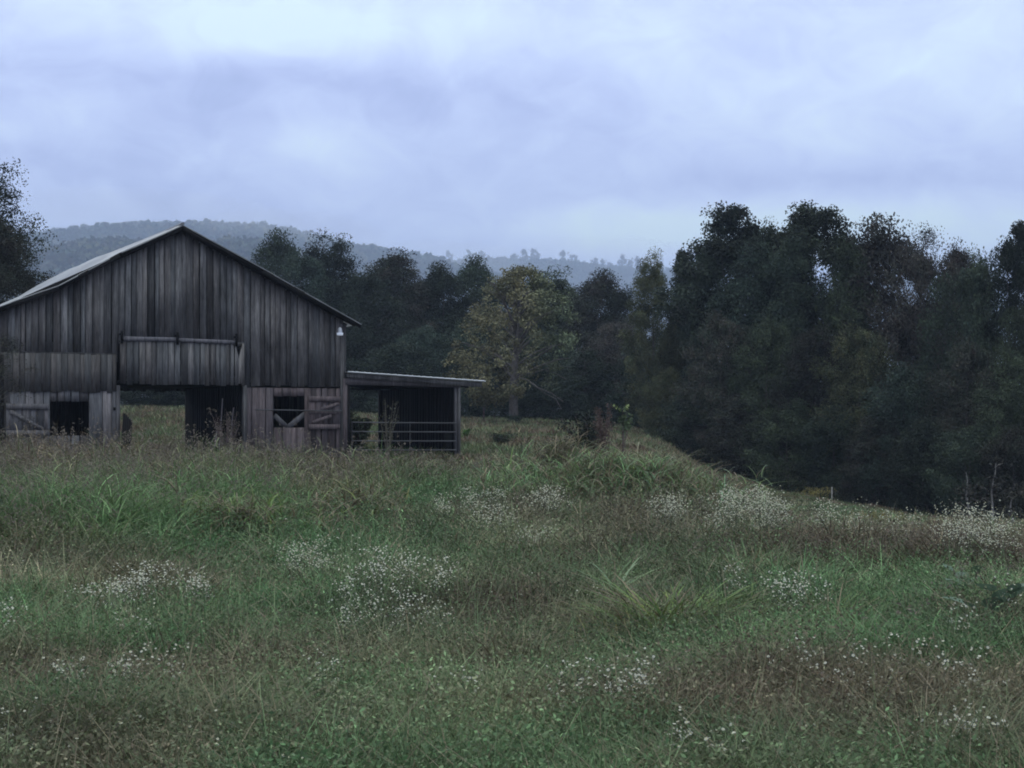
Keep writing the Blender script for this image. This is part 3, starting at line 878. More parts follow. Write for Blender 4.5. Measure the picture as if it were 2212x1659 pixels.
# lamp at the eave
lx = U(728); lz = Zl(728, 720)
lamp = tag(empty('barn_lamp', (Xr + lx * c_ + .25 * s_, Zr + lx * s_ - .25 * c_, BG + lz), TH), 'white yard lamp under the right eave of the barn', 'lamp')
lamp.scale = (.8, .8, .8)
mb = MB(); mb.tube([(0, 0, .0), (0, 0, .06), (0, 0, .17), (0, 0, .21)], [.09, .085, .07, .03], 12); mb.build('lamp_housing', metal_mat('lamp_grey', (.3, .31, .33), (.4, .41, .43), (.2, .2, .2), .1), lamp, True)
mb = MB(); mb.tube([(0, 0, -.1), (0, 0, -.085), (0, 0, 0.0)], [.06, .115, .125], 14, (.9, .9, .92)); gl = mb.build('lamp_lens', tinted('lens_white', .25, .5), lamp, True)
def lens():
    m = bpy.data.materials.new('glow_lens'); m.use_nodes = True; b = m.node_tree.nodes['Principled BSDF']
    b.inputs['Base Color'].default_value = (.85, .88, .95, 1); b.inputs['Emission Color'].default_value = (.75, .85, 1, 1); b.inputs['Emission Strength'].default_value = .12  # faint glow added to brighten the unlit white lens
    return m
gl.data.materials[0] = lens()
mb = MB(); mb.bar((0, .02, .12), (0, .22, .12), .03, .03, (.3, .3, .3)); mb.build('lamp_arm', M_pipe, lamp)

# ---------------------------------------------------------------- lean-to shed
shed = tag(empty('lean_to_shed', (Xr, Zr, BG), TH), 'open lean-to shed with flat tin roof joined to the right side of the barn', 'shed')
sa, sb = U(748), U(988)
zA, zB = Zl(748, 806), Zl(1040, 826)
se = U(1040)
rz = lambda u: lerp(zA, zB, (u - sa) / (se - sa))
mb = MB()
nu = 60; uu = np.linspace(UR + .03, se, nu)
rows = []
for sd in (0, 1):
    for v in (0, 1):
        for u in uu: rows.append((u, -.3 + v * (LEN + .5), rz(u) + .05 + .008 * math.cos(u * 2 * math.pi / .2) - sd * .035))
Fq = []
for i in range(nu - 1):
    Fq += [(i, i + 1, nu + i + 1, nu + i), (3 * nu + i, 3 * nu + i + 1, 2 * nu + i + 1, 2 * nu + i), (i + 1, i, 2 * nu + i, 2 * nu + i + 1), (nu + i, nu + i + 1, 3 * nu + i + 1, 3 * nu + i)]
Fq += [(nu - 1, 2 * nu - 1, 4 * nu - 1, 3 * nu - 1), (0, 2 * nu, 3 * nu, nu)]
mb.add(rows, Fq); mb.build('roof', metal_mat('shed_tin', (.5, .51, .52), (.6, .61, .62), (.3, .25, .2), .3, .5), shed)
for k, yy in enumerate(np.arange(-.18, LEN, 1.0)):
    mb = MB(); mb.box(UR + .05, se - .06, yy, yy + .05, rz(UR) - .14, rz(UR) - .005, (1.0, 1, 1), z1b=rz(se) - .005, z0b=rz(se) - .16)
    mb.build('rafter', M_wood if k == 0 else M_wood_in, shed)
mb = MB(); zb0 = Zl(860, 833)
mb.box(UR + .02, sb + .03, -.11, -.06, Zl(748, 831), Zl(748, 817), (.8, .75, .75), z1b=Zl(988, 824), z0b=Zl(988, 837))
mb.build('beam', M_wood_grey, shed)
for p, w, yy, m in ((984.5, .09, 0, M_wood_grey), (990, .07, -.05, M_wood), (752, .1, .0, M_wood_in)):
    mb = MB(); mb.box(U(p) - w / 2, U(p) + w / 2, yy - .05, yy + .05, -.12, rz(U(p)) - .17, (.9, .9, .9)); mb.build('post', m, shed)
for u in (sb, (sa + sb) / 2 - .1):
    mb = MB(); mb.box(u - .07, u + .07, LEN - .15, LEN - .01, -.1, rz(u) - .17, (1, 1, 1)); mb.build('post', M_wood_in, shed)
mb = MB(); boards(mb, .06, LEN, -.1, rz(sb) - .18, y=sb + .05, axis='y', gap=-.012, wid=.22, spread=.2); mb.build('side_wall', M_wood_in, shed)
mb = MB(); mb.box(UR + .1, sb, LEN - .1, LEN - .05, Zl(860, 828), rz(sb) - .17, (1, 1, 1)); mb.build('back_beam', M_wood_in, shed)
mb = MB(); boards(mb, U(966), U(983), -.1, Zl(975, 932), y=.25, wid=.2, gap=.004, spread=.1); mb.build('corner_panel', M_wood_in, shed)

# gate across the shed
gate = tag(empty('metal_gate', (Xr, Zr, BG), TH), 'rusty pipe gate with thin horizontal rails across the lean-to shed', 'gate')
ga, gb = U(756), U(980)
for k in range(5):
    z0 = Zl(860, 912 + k * 19.6 + .5)
    mb = MB(); mb.tube([(ga, -.2, z0), ((ga + gb) / 2, -.2, z0 - .012), (gb, -.2, z0 - .02)], .02, 6); mb.build('rail', M_pipe, gate, True)
for u in (ga, U(881), gb):
    mb = MB(); mb.tube([(u, -.165, Zl(860, 911)), (u, -.165, Zl(860, 993))], .011, 6); mb.build('stay', M_pipe, gate, True)

# ---------------------------------------------------------------- the yellow tree in the field, with its limbs
def yellow_tree():
    rng = R_(404); Y = 90.0; x0 = at(1110, Y); z0 = G(x0, Y)
    root = tag(empty('yellow_tree', (x0, Y, z0)), 'spreading yellow-leaved tree standing alone in the field', 'tree')
    sc = Y / F
    P = lambda px, py, d=0.: np.array([(px - 1110) * sc, d, CAM_Z + (HZ - py) * sc - z0])
    tr = MB(); bark = (.11, .098, .09)
    tr.tube([P(1110, 925), P(1110, 905), P(1109, 870), P(1110, 830), P(1112, 790), P(1116, 740), P(1118, 690), P(1128, 640), P(1132, 600)], [.34, .27, .25, .24, .2, .16, .12, .07, .03], 9, bark)
    limbs = []
    def limb(pts, r0, tint=bark, leafy=True):
        pts = [P(*p) for p in pts]
        pts = np.array(pts); tr.tube(pts, np.linspace(r0, .02, len(pts)), 6, tint)
        if leafy: limbs.append(pts)
    for k in range(34):
        a = rng.uniform(0, 2 * math.pi); st = rng.uniform(655, 840)
        reach = lerp(60, 142, smooth((st - 620) / 170)) * rng.uniform(.7, 1.05)
        dx = math.cos(a) * reach; dd = math.sin(a) * reach * sc
        if dx > 90: dx *= .95
        rise = rng.uniform(30, 95) * (1.0 if st > 700 else .8)
        sx = 1111
        e = (1112 + dx, st - rise)
        m = (1112 + dx * .5, st - rise * .7)
        limb([(sx, st, 0), (sx + dx * .25, st - rise * .42, dd * .25), (m[0], m[1], dd * .5), (1112 + dx * .78, st - rise * .93, dd * .78), (e[0], e[1], dd)], rng.uniform(.05, .09))
    pale = (.12, .11, .10)
    limb([(1112, 805), (1150, 806), (1180, 797), (1205, 790), (1232, 792, 1)], .06, pale, False)
    limb([(1112, 812, 0), (1140, 822, -.5), (1160, 838, -1), (1190, 850, -1), (1215, 868, -1.2)], .06, pale, False)
    limb([(1150, 828, -.6), (1175, 850, -.8), (1200, 862, -.5), (1212, 884, -.6)], .035, pale, False)
    limb([(1175, 798, 0), (1200, 806, .4), (1225, 820, .5)], .03, pale, False)
    tr.build('trunk', M_bark, root, True)
    # leaf clumps in the measured outline
    C = []
    out = [(585, 1090, 1160), (605, 1070, 1185), (630, 1040, 1210), (660, 1010, 1235), (700, 995, 1248), (740, 985, 1250), (780, 985, 1238), (810, 968, 1215), (840, 1000, 1170), (868, 1030, 1100)]
    rows = [o[0] for o in out]
    n = 0
    while n < 430:
        py = rng.uniform(585, 868); l = np.interp(py, rows, [o[1] for o in out]); r = np.interp(py, rows, [o[2] for o in out])
        c = (l + r) / 2; h = (r - l) / 2
        a = rng.uniform(0, 2 * math.pi); q = math.sqrt(rng.uniform(.1, 1)) * (1 + .1 * math.sin(a * 3 + py * .04))
        px = c + h * q * math.cos(a)
        if py > 745 and px > 1120 and rng.random() < .4: continue
        if py > 800 and px > 1060 and rng.random() < .3: continue
        if vnoise(px / 26, py / 20, 6) < .28: continue
        C.append(P(px, py, h * sc * q * math.sin(a))); n += 1
    for k in range(9): C.append(P(rng.uniform(965, 1010), rng.uniform(770, 825), rng.uniform(-1, 1)))
    C = np.array(C); nl = 27000; idx = rng.integers(0, len(C), nl)
    cr = rng.uniform(.3, .62, len(C))
    d = rng.normal(size=(nl, 3)); d /= np.linalg.norm(d, axis=1, keepdims=True); d *= (rng.uniform(0, 1, nl) ** .5)[:, None]; d[:, 2] *= .8
    V, Fq = quads(C[idx] + d * cr[idx][:, None], .135 * rng.uniform(.6, 1.4, nl), rng, .3)
    cb = rng.uniform(.55, 1.35, len(C))[idx] * rng.uniform(.7, 1.3, nl)
    # the right side is greener
    gr = smooth((C[:, 0] - 0.0) / 3.0)[idx]
    T = np.stack([cb * (1 - .26 * gr), cb * (1 - .04 * gr), cb * (1 + .0 * gr)], 1)
    cm = MB(); cm.add(V, Fq, np.repeat(T, 4, 0)); cm.build('crown', LEAF['yellow'], root)


yellow_tree()


def small_tree(name, px, py_base, py_top, hw, n, leaf, lm, lab, cat, seed, Y=None, nst=5, spread=.6, ls=.1, droop=0, bark=(.10, .07, .07), low=.3):
    """saplings, weeds-turned-shrubs: several stems, each with leaves along it"""
    rng = R_(seed)
    if Y is None: x, Y, z = hit(px, py_base)
    else: x = at(px, Y); z = G(x, Y)
    sc = Y / F; H = (py_base - py_top) * sc; Rr = hw * sc
    if Y and abs(CAM_Z + (HZ - py_base) * sc - z) > .01: H = CAM_Z + (HZ - py_top) * sc - z
    root = tag(empty(name, (x, Y, z)), lab, cat)
    st = MB(); C = []
    for k in range(nst):
        a = rng.uniform(0, 2 * math.pi); h = H * rng.uniform(.7, 1.0) if k else H
        e = np.array([math.cos(a) * Rr * spread * rng.uniform(.3, 1), math.sin(a) * Rr * spread, h])
        q = np.linspace(0, 1, 7)[:, None]
        p = q * e * np.array([1, 1, 1]) + np.sin(q * math.pi) * np.array([rng.normal(0, .06), rng.normal(0, .06), 0]) * H * .5
        p[:, :2] = e[:2] * q ** 1.5 + p[:, :2] * .0
        st.tube(p, np.linspace(max(.008, H * .012), .004, 7), 5, bark)
        for j in range(10):
            t = rng.uniform(low, 1); b = p[0] * (1 - t) + e * t; b[:2] = e[:2] * t ** 1.5
            L = Rr * rng.uniform(.2, .6) * (1.15 - t); an = rng.uniform(0, 6.28)
            tip = b + np.array([math.cos(an) * L, math.sin(an) * L, L * (.5 - droop)])
            st.tube([b, (b + tip) / 2 + (0, 0, L * .1), tip], [.006, .005, .003], 4, bark)
            C += [tip, (b + tip) / 2, b]
    C = np.array(C); idx = rng.integers(0, len(C), n)
    P = C[idx] + rng.normal(size=(n, 3)) * Rr * .13
    P[:, 2] = np.clip(P[:, 2], .03, None)
    V, Fq = quads(P, ls * rng.uniform(.6, 1.4, n), rng, .4, .5)
    cb = rng.uniform(.7, 1.3, n)
    mb = MB(); mb.add(V, Fq, np.repeat(np.stack([cb] * 3, 1) * np.array(leaf if lm is None else (1, 1, 1)), 4, 0))
    st.build('stem', M_bark, root)
    mb.build('foliage', M_leafy if lm is None else LEAF[lm], root)
    return root


small_tree('sapling', 1045, 905, 808, 26, 900, None, 'yellow', 'slender sapling with drooping yellow leaves left of the yellow tree', 'sapling', 51, Y=92, nst=3, ls=.13, droop=1.2, low=.45)
small_tree('bush', 1082, 962, 936, 24, 1500, None, 'green', 'small dark bush alone in the field right of the shed', 'bush', 52, ls=.08, nst=16, spread=1.6, low=.05)
small_tree('bush', 1006, 946, 928, 12, 800, (.06, .12, .03), None, 'small bright green bush just right of the shed corner post', 'bush', 53, ls=.08, nst=6, low=.05)
small_tree('shrub', 1262, 1000, 890, 50, 3200, None, 'dark', 'dark green shrub leaning behind the grass mound', 'shrub', 54, Y=44, ls=.08, nst=18, spread=1.5, low=.15)
small_tree('pokeweed', 1302, 1010, 872, 30, 1300, (.085, .06, .048), None, 'tall reddish weed behind the grass mound with bare curved tips', 'shrub', 55, Y=40, ls=.06, nst=10, spread=.8, bark=(.11, .075, .07), low=.15)
small_tree('bush', 1112, 932, 900, 24, 1200, None, 'dark', 'low dark brush at the foot of the yellow tree', 'bush', 61, Y=89.2, ls=.09, nst=7, spread=1.0, low=.05)
sp = small_tree('sapling', 1345, 990, 882, 34, 130, (.06, .085, .04), None, 'small sapling with bright yellow-green top leaves right of the reddish weed', 'sapling', 56, Y=48, ls=.16, nst=4, spread=.9, low=.5)
mb = MB(); rg = R_(9); sc = 48 / F
for (px, py) in ((1332, 880), (1338, 884), (1327, 877), (1352, 882), (1357, 877), (1349, 886)):
    V, Fq = quads(np.array([[(px - 1345) * sc, 0, CAM_Z + (HZ - py) * sc - sp.location.z]]) + rg.normal(0, .02, (4, 3)), np.full(4, .15), rg, .8, .35); mb.add(V, Fq, (.20, .25, .09))
mb.build('top_leaf', M_leafy, sp)
small_tree('vine_thicket', 772, 985, 893, 34, 2600, (.045, .055, .03), None, 'dark vine thicket inside the shed behind the gate', 'shrub', 57, Y=49.6, ls=.12, nst=14, spread=1.2, low=.1)
small_tree('tall_weed', 838, 1010, 860, 26, 180, (.06, .06, .04), None, 'tall seeding weed leaning in front of the shed gate', 'weed', 58, Y=46.0, ls=.07, nst=6, spread=1.0, bark=(.10, .09, .07), low=.4)
small_tree('tall_weed', 490, 1000, 885, 40, 900, (.085, .07, .055), None, 'dry tall weeds standing in the right half of the barn passage', 'weed', 59, Y=44.5, ls=.06, nst=14, spread=1.1, bark=(.12, .09, .085), low=.35)
small_tree('tall_weed', 640, 1000, 888, 12, 140, (.06, .06, .05), None, 'thin weed standing inside the right barn window', 'weed', 60, Y=49.2, ls=.07, nst=3)
# tree whose twigs hang over the left corner of the barn
plant_tree('tree', 'feather', 'dark', -112, 330, 172, 70, 'big feathery tree cut off by the left edge behind the barn', 'trees at the left edge', 'tree')
plant_tree('tree', 'feather', 'brown', -55, 470, 132, 66, 'brownish lower tree at the left edge touching the barn roof', 'trees at the left edge', 'tree')
plant_tree('tree', 'sparse', 'green', -90, 290, 100, 72, 'thin-topped tree with loose twigs above the left edge', 'trees at the left edge', 'tree')
plant_tree('tree', 'sparse', 'brown', -75, 690, 120, 38, 'sparse brown-leaved small tree before the left corner of the barn', 'trees at the left edge', 'tree')

# ridge-top trees one can tell apart on the far ridge
rng = R_(90)
rt = [tree_meshes(200 + k, 22, 6.0, .35, 26, 420, 2.2, 'fan' if k % 2 else 'round', .3, .5, 6, .1) for k in range(4)]
for a, b in rt: a.materials.append(M_bark); b.materials.append(M_far)
for a, b in rt:
    at_ = b.attributes['tint']; n = len(b.vertices); c = np.tile(np.array([.045, .05, .035, 1], np.float32), n) * 1.0; at_.data.foreach_set('color', c)
RT = [905, 935, 948, 972, 990, 1012, 1040, 1058, 1090, 1105, 1112, 1135, 1150, 1160, 1188, 1215, 1240, 1262, 1285, 1302, 1318, 1345, 1362, 1378, 1400]
for k, px in enumerate(RT):
    Y = 3890.0; x = at(px, Y); z = float(HB(np.array(x), np.array(Y)))
    r = tag(empty('ridge_tree', (x, Y, z - 3), rng.uniform(0, 6)), 'lone ridge-top tree standing out against the clouds on the far ridge', 'tree', 'ridge-top trees on the far skyline')
    s = rng.uniform(1.3, 2.4); r.scale = (s * .8, s * .8, s)
    for nm, me in (('trunk', rt[k % 4][0]), ('crown', rt[k % 4][1])):
        o = bpy.data.objects.new(nm, me); SC.collection.objects.link(o); o.parent = r

for px, pt, pb, lab, sd in ((2142, 1000, 1150, 'slender pale bare-stemmed young tree before the wood at far right', 1), (2092, 1020, 1150, 'second slender pale young tree, left of the other at far right', 2),
                            (2185, 1060, 1150, 'short leaning dead stem at the right edge before the wood', 3)):
    rg = R_(700 + sd); Y = 56.0; x0 = at(px, Y); z0 = G(x0, Y); H = CAM_Z + (HZ - pt) * Y / F - z0
    root = tag(empty('young_tree', (x0, Y, z0)), lab, 'young tree'); st = MB(); C = []
    q = np.linspace(0, 1, 7)[:, None]; ln = rg.uniform(-.25, .25)
    p = np.concatenate([ln * H * q ** 2 * .3 + .04 * np.sin(q * 9), 0 * q, H * q], 1); st.tube(p, np.linspace(.05, .012, 7), 6, (.17, .16, .15))
    for j in range(16 if sd == 4 else 9):
        t = rg.uniform(.25, .95); b0 = np.array([ln * H * t ** 2 * .3, 0, H * t]); L = H * rg.uniform(.15, .4) * (1.3 - t); a_ = rg.uniform(0, 6.28)
        e0 = b0 + np.array([math.cos(a_) * L, math.sin(a_) * L * .6, L * rg.uniform(-.1, .6)]); m0 = (b0 + e0) / 2 + (0, 0, L * .15)
        st.tube([b0, m0, e0], [.018, .012, .006], 5, (.14, .13, .12)); C += [m0, e0, (m0 + e0) / 2]
    C = np.array(C); n_ = 1500 if sd == 4 else 260; ix = rg.integers(0, len(C), n_)
    V, Fq = quads(C[ix] + rg.normal(0, .22, (n_, 3)) * (1, 1, .5), .12 * rg.uniform(.6, 1.4, n_), rg, .5)
    lf = MB(); lf.add(V, Fq, np.repeat(np.tile(rg.uniform(.8, 1.2, (n_, 1)), (1, 3)), 4, 0)); st.build('trunk', M_bark, root); lf.build('crown', LEAF['blue' if sd == 4 else 'brown'], root)

# white post at the edge of the wood
x, y, z = at(1797, 70), 70.0, G(at(1797, 70), 70)
mb = MB(); mb.tube([(0, 0, -.2), (0, 0, CAM_Z + (HZ - 1052) * 70 / F - z)], .032, 7, (.30, .29, .26))
po = mb.build('post', M_bark); po.location = (x, y, z); tag(po, 'thin pale post standing before the dark wood', 'post')

# ---------------------------------------------------------------- the meadow
def patch(pts, x, y):
    """sum of soft spots given as (px, py, rx, ry) in ground metres"""
    r = np.zeros_like(x)
    for (px, py, rx, ry, a) in pts:
        gx, gy, _ = hit(px, py)
        r = np.maximum(r, a * np.exp(-(((x - gx) / rx) ** 2 + ((y - gy) / ry) ** 2) * .8))
    return r


WORN = [(330, 1330, .8, .8, 1), (480, 1230, .9, 1.2, 1), (640, 1165, 1.0, 1.5, 1), (760, 1140, 1.0, 1.5, .9), (880, 1105, 1.0, 1.8, .8), (620, 1300, .9, .8, .9), (1000, 1400, 1.2, .5, .6), (1150, 1320, 1.3, .8, .8)]
GREEN = [(480, 1230, .8, 1.0, .9), (740, 1145, .9, 1.2, .9), (880, 1105, .9, 1.4, .8), (330, 1330, .6, .6, .8), (480, 1120, 1.0, 1.6, .7), (600, 1180, 1.3, 1.4, .9), (850, 1130, 1.2, 3, .8), (640, 1310, 1.1, 1.3, .9), (350, 1190, 1.6, 1.4, .8), (400, 1330, .6, .6, .8),
         (1440, 1330, .9, 1.0, 1), (1750, 1330, 1.4, 1.1, .8), (1800, 1430, 1.2, .8, 1), (100, 1600, .5, .3, 1), (750, 1400, .8, .6, .6), (330, 1460, .5, .5, .6),
         (980, 1410, .8, .5, .5), (1200, 1540, .6, .3, .7), (1060, 1230, .7, .9, .7), (1330, 1060, 1.3, 2.6, .8), (1850, 1290, .8, 1.0, .6), (2080, 1440, .6, .5, .7), (30, 1430, .4, .5, .6),
         (600, 1560, .5, .3, .5), (780, 1590, .5, .3, .5), (180, 1330, .5, .6, .7), (1560, 1240, 1.0, 1.0, .5)]
BROWN = [(1130, 1320, 1.1, .9, 1), (1230, 1300, .9, .6, .9), (980, 1330, .7, .5, .7), (940, 1150, 1.1, 1.4, .9), (1090, 1120, .8, 2, .7), (1180, 1225, .8, .9, .8), (1450, 1140, 1.3, 1.3, .9),
         (1660, 1230, 1.2, 1.1, .8), (1780, 1230, 1.0, 1.2, .6), (2060, 1220, 1.2, 1.2, .9), (1480, 1590, .6, .35, 1), (1700, 1520, .5, .35, .8), (1230, 1420, .5, .3, .5),
         (60, 1240, 1.4, 1.5, .7), (440, 1010, 1.6, 3, .8), (600, 1020, 2.5, 3, .5), (150, 1030, 5, 5, .55), (350, 1020, 3, 4, .5), (700, 1040, 3, 4, .4), (760, 1400, .3, .3, .6), (2190, 1400, .5, .7, 1), (870, 1420, .4, .4, .5), (230, 1560, .4, .3, .5),
         (620, 1400, .5, .4, .5), (1750, 1140, 1.6, 1.0, .4), (2000, 1180, 1.6, 1.0, .25), (1850, 1570, .5, .3, .4)]
STRAW = [(420, 1290, .8, .5, 1), (250, 1300, .9, .5, .8), (900, 1490, .7, .4, .6), (430, 1550, .6, .35, .7), (1100, 1600, .8, .3, .7), (2080, 1560, .8, .3, .9), (1650, 1420, .5, .4, .6),
         (60, 1500, .4, .3, .6), (1300, 1390, .6, .4, .7), (1380, 1100, .9, 1.0, .9), (1160, 1185, .8, .7, .7), (960, 1280, .6, .4, .6), (1000, 1000, 1.5, 1.5, .5), (1600, 1620, .6, .2, .7),
         (880, 1000, .9, .7, .9), (1900, 1180, 1.4, 1, .5)]
TALL = [(0, 1030, 7, 7, 1), (300, 1080, 5, 6, 1), (550, 1060, 4.5, 6, .95), (100, 1180, 1.8, 3, .9), (760, 1060, 3, 3, .5), (1000, 1040, 2, 4, .45), (550, 1130, 1.6, 3, .8), (-200, 1200, 2.0, 3, .9), (380, 1130, 1.4, 2.5, .8)]
MIDH = [(1500, 1120, 2, 3, .7), (1750, 1180, 2.5, 3, .6), (2000, 1170, 3, 3, .9), (2150, 1230, 1.4, 2, 1), (1660, 1240, 1.2, 1.3, .7), (2180, 1350, .6, .8, 1), (1080, 1120, 1.2, 2, .7), (1340, 1070, 1.6, 3, .8), (900, 1150, 1.5, 2, .5),
        (60, 1260, 1.0, .9, .6), (1700, 1530, .5, .4, .6), (2000, 1450, .8, .5, .5)]
cG, cB, cS, cO = map(np.array, ((.080, .172, .066), (.100, .062, .050), (.200, .172, .108), (.096, .124, .064)))


CW = {}
def meadow_col(x, y, rng, jit=.25):
    n1 = fbm(x / 1.6, y / 2.4, 21); n2 = fbm(x / .8 + 9, y / 1.1, 31, 2); n3 = fbm(x / .45 + 90, y / .5, 41, 2)
    G_ = patch(GREEN, x, y); B_ = patch(BROWN, x, y); S_ = patch(STRAW, x, y)
    w = np.stack([np.clip((n1 - .44) * 3.2, 0, 1) * .7 + G_ * 3.0, np.clip((.5 - n1) * 3, 0, 1) * .5 + np.clip((n2 - .6) * 3, 0, 1) * .5 + B_ * 3.4,
                  np.clip((n2 - .5) * 3, 0, 1) * .35 + S_ * 2.4 + np.clip((n3 - .58) * 4, 0, 1) * .3, np.full_like(x, .5)], -1)
    w = w * rng.uniform(.2, 1.0, w.shape) ** 1.5
    w /= w.sum(-1, keepdims=True)
    c = w[..., 0:1] * cG + w[..., 1:2] * cB + w[..., 2:3] * cS + w[..., 3:4] * cO
    v = 1 + rng.uniform(-jit, jit, x.shape)
    v *= .35 + 1.25 * n3
    k = rng.random(x.shape); v = np.where(k > .95, v * 1.7, v)
    return (c * v[..., None]).astype(np.float32)


def scatter(n, ymin, ymax, rng, pw=1.0, pxr=(-450, 2650)):
    """more points near than far; pw=1 gives even density on the picture"""
    t = rng.uniform(0, 1, n)
    a, b = ymin ** (-pw), ymax ** (-pw)
    y = (a + (b - a) * t) ** (-1 / pw)
    px = rng.uniform(*pxr, n)
    return (px - 1106) / F * y, y


def blades(mb, x, y, z, h, w, lean, curve, col, rng, seg=2, tipcol=None):
    n = len(x); th = rng.uniform(0, 2 * math.pi, n); dx, dy = np.cos(th), np.sin(th)
    th2 = th + math.pi / 2 + rng.normal(0, .5, n); wx, wy = np.cos(th2), np.sin(th2)
    Vs = []
    k = seg * 2 + 1
    for i in range(seg + 1):
        t = i / seg
        off = h * (lean * t + curve * t * t)
        zz = z - .03 + h * (t - .35 * curve * t * t)
        ww = w * (1 - .25 * t) if i < seg else w * 0
        cx = x + dx * off; cy = y + dy * off
        if i < seg:
            Vs += [np.stack([cx - wx * ww / 2, cy - wy * ww / 2, zz], 1), np.stack([cx + wx * ww / 2, cy + wy * ww / 2, zz], 1)]
        else: Vs.append(np.stack([cx, cy, zz], 1))
    V = np.stack(Vs, 1)
    base = (np.arange(n) * k)[:, None]
    Q = np.concatenate([base + np.array([[2 * i, 2 * i + 1, 2 * i + 3, 2 * i + 2]]) for i in range(seg - 1)], 0) if seg > 1 else None
    T3 = base + np.array([[2 * seg - 2, 2 * seg - 1, 2 * seg]])
    C = np.repeat(col[:, None, :], k, 1)
    if tipcol is not None: C = C.copy(); C[:, -1, :] = tipcol
    s0 = mb.n
    mb.v.append(V.reshape(-1, 3).astype(np.float32)); mb.t.append(C.reshape(-1, 3).astype(np.float32))
    if Q is not None: mb.f.append((Q + s0).astype(np.int32))
    mb.f.append((T3 + s0).astype(np.int32)); mb.n += n * k


def stalks(mb, x, y, z, h, w, col, rng, k=6):
    """upright grass stalks carrying arching, drooping leaves along their length"""
    n = len(x); ln = rng.uniform(0, .35, n)
    blades(mb, x, y, z, h, w * .45, ln * .3, ln * .3, col * .9, rng, 3)
    t = rng.uniform(.12, .95, (n, k)).reshape(-1); H = np.repeat(h, k)
    X = np.repeat(x, k) + rng.normal(0, .05, n * k) * H; Y2 = np.repeat(y, k) + rng.normal(0, .05, n * k) * H
    C = np.repeat(col, k, 0) * rng.uniform(.65, 1.45, (n * k, 1))
    dd = rng.random(n * k) < .14; C[dd] = np.array([.19, .16, .11]) * rng.uniform(.5, 1.2, (dd.sum(), 1))
    blades(mb, X, Y2, np.repeat(z, k) + H * t, H * rng.uniform(.25, .6, n * k), np.repeat(w, k) * rng.uniform(.6, 1.4, n * k), rng.uniform(.1, .7, n * k), rng.uniform(.5, 2.3, n * k), C, rng, 4)


def in_barn(x, y, m=.15):
    u = (x - Xr) * c_ + (y - Zr) * s_; v = -(x - Xr) * s_ + (y - Zr) * c_
    return (u > UL - m) & (u < se) & (v > -m) & (v < LEN + m)


def keepout(x, y): return ~in_barn(x, y)


def low_crest(x, y):
    """the sward thins and shortens over the crest and slope on the right"""
    return 1 - .6 * smooth((x / np.maximum(y, 1) - .1) / .06) * smooth((y - 17) / 5)


# 1 short turf: a thin even cover and many small tufts, each of its own colour
rng = R_(1001)
x, y = scatter(110000, 5.6, 48, rng, 1.0)
k = keepout(x, y); x, y = x[k], y[k]
col = meadow_col(x, y, rng)
tx, ty = scatter(13000, 5.6, 48, rng, 1.0); k = keepout(tx, ty); tx, ty = tx[k], ty[k]
nb = 24; tc = meadow_col(tx, ty, rng, .45); tr_ = rng.uniform(.03, .11, len(tx)) * (.7 + ty / 20)
tl = rng.normal(0, 1, (len(tx), 2)) * .25
X2 = (tx[:, None] + rng.normal(0, 1, (len(tx), nb)) * tr_[:, None]).reshape(-1); Y2 = (ty[:, None] + rng.normal(0, 1, (len(tx), nb)) * tr_[:, None]).reshape(-1)
C2 = np.repeat(tc, nb, 0) * rng.uniform(.75, 1.25, (len(X2), 1)).astype(np.float32)
dead = rng.random(len(X2)) < .16; C2[dead] = np.array([.20, .165, .105]) * rng.uniform(.5, 1.2, (dead.sum(), 1))
TH_ = np.repeat(rng.uniform(.5, 1.9, len(tx)), nb)
xa, ya = np.concatenate([x, X2]), np.concatenate([y, Y2]); ca = np.concatenate([col, C2]).astype(np.float32); ta = np.concatenate([np.full(len(x), .7), TH_])
tall = patch(TALL, xa, ya); mid = patch(MIDH, xa, ya)
h = (.09 + .15 * fbm(xa / .7, ya / .7, 61, 2)) * rng.uniform(.6, 1.4, len(xa)) * (1 + .9 * mid + .6 * tall) * ta
h = np.minimum(h, .42 - .16 * smooth((xa / np.maximum(ya, 1) - .12) / .06) * smooth((ya - 20) / 5) - .12 * smooth((xa / np.maximum(ya, 1) - .1) / .05) * smooth((ya - 28) / 4)) * (.45 + 1.1 * fbm(xa / .45, ya / .45, 99, 2)) * (1 - .55 * patch(WORN, xa, ya))
mb = MB(); blades(mb, xa, ya, g(xa, ya), h, np.maximum(.006, ya * .0008) * rng.uniform(.7, 1.3, len(xa)), rng.uniform(.1, 1.0, len(xa)), rng.uniform(.2, 1.3, len(xa)), ca, rng, 3)
tag(mb.build('grass', M_grass), 'short mixed green and brown grass of the meadow', kind='stuff')
# long thin bent stalks lying and leaning over the turf
x, y = scatter(9000, 5.6, 26, rng, 1.1); k = keepout(x, y); x, y = x[k], y[k]; n = len(x)
cs = np.where(rng.random((n, 1)) < .6, np.array([[.20, .165, .115]]), np.array([[.11, .15, .07]])) * rng.uniform(.5, 1.3, (n, 1))
mb = MB(); blades(mb, x, y, g(x, y) + .02, rng.uniform(.2, .5, n), np.maximum(.004, y * .00055), rng.uniform(.2, 1.6, n), rng.uniform(.0, 1.0, n), cs, rng, 4)
tag(mb.build('dry_grass', M_grass), 'bent dry stalks leaning over the meadow turf', kind='stuff')
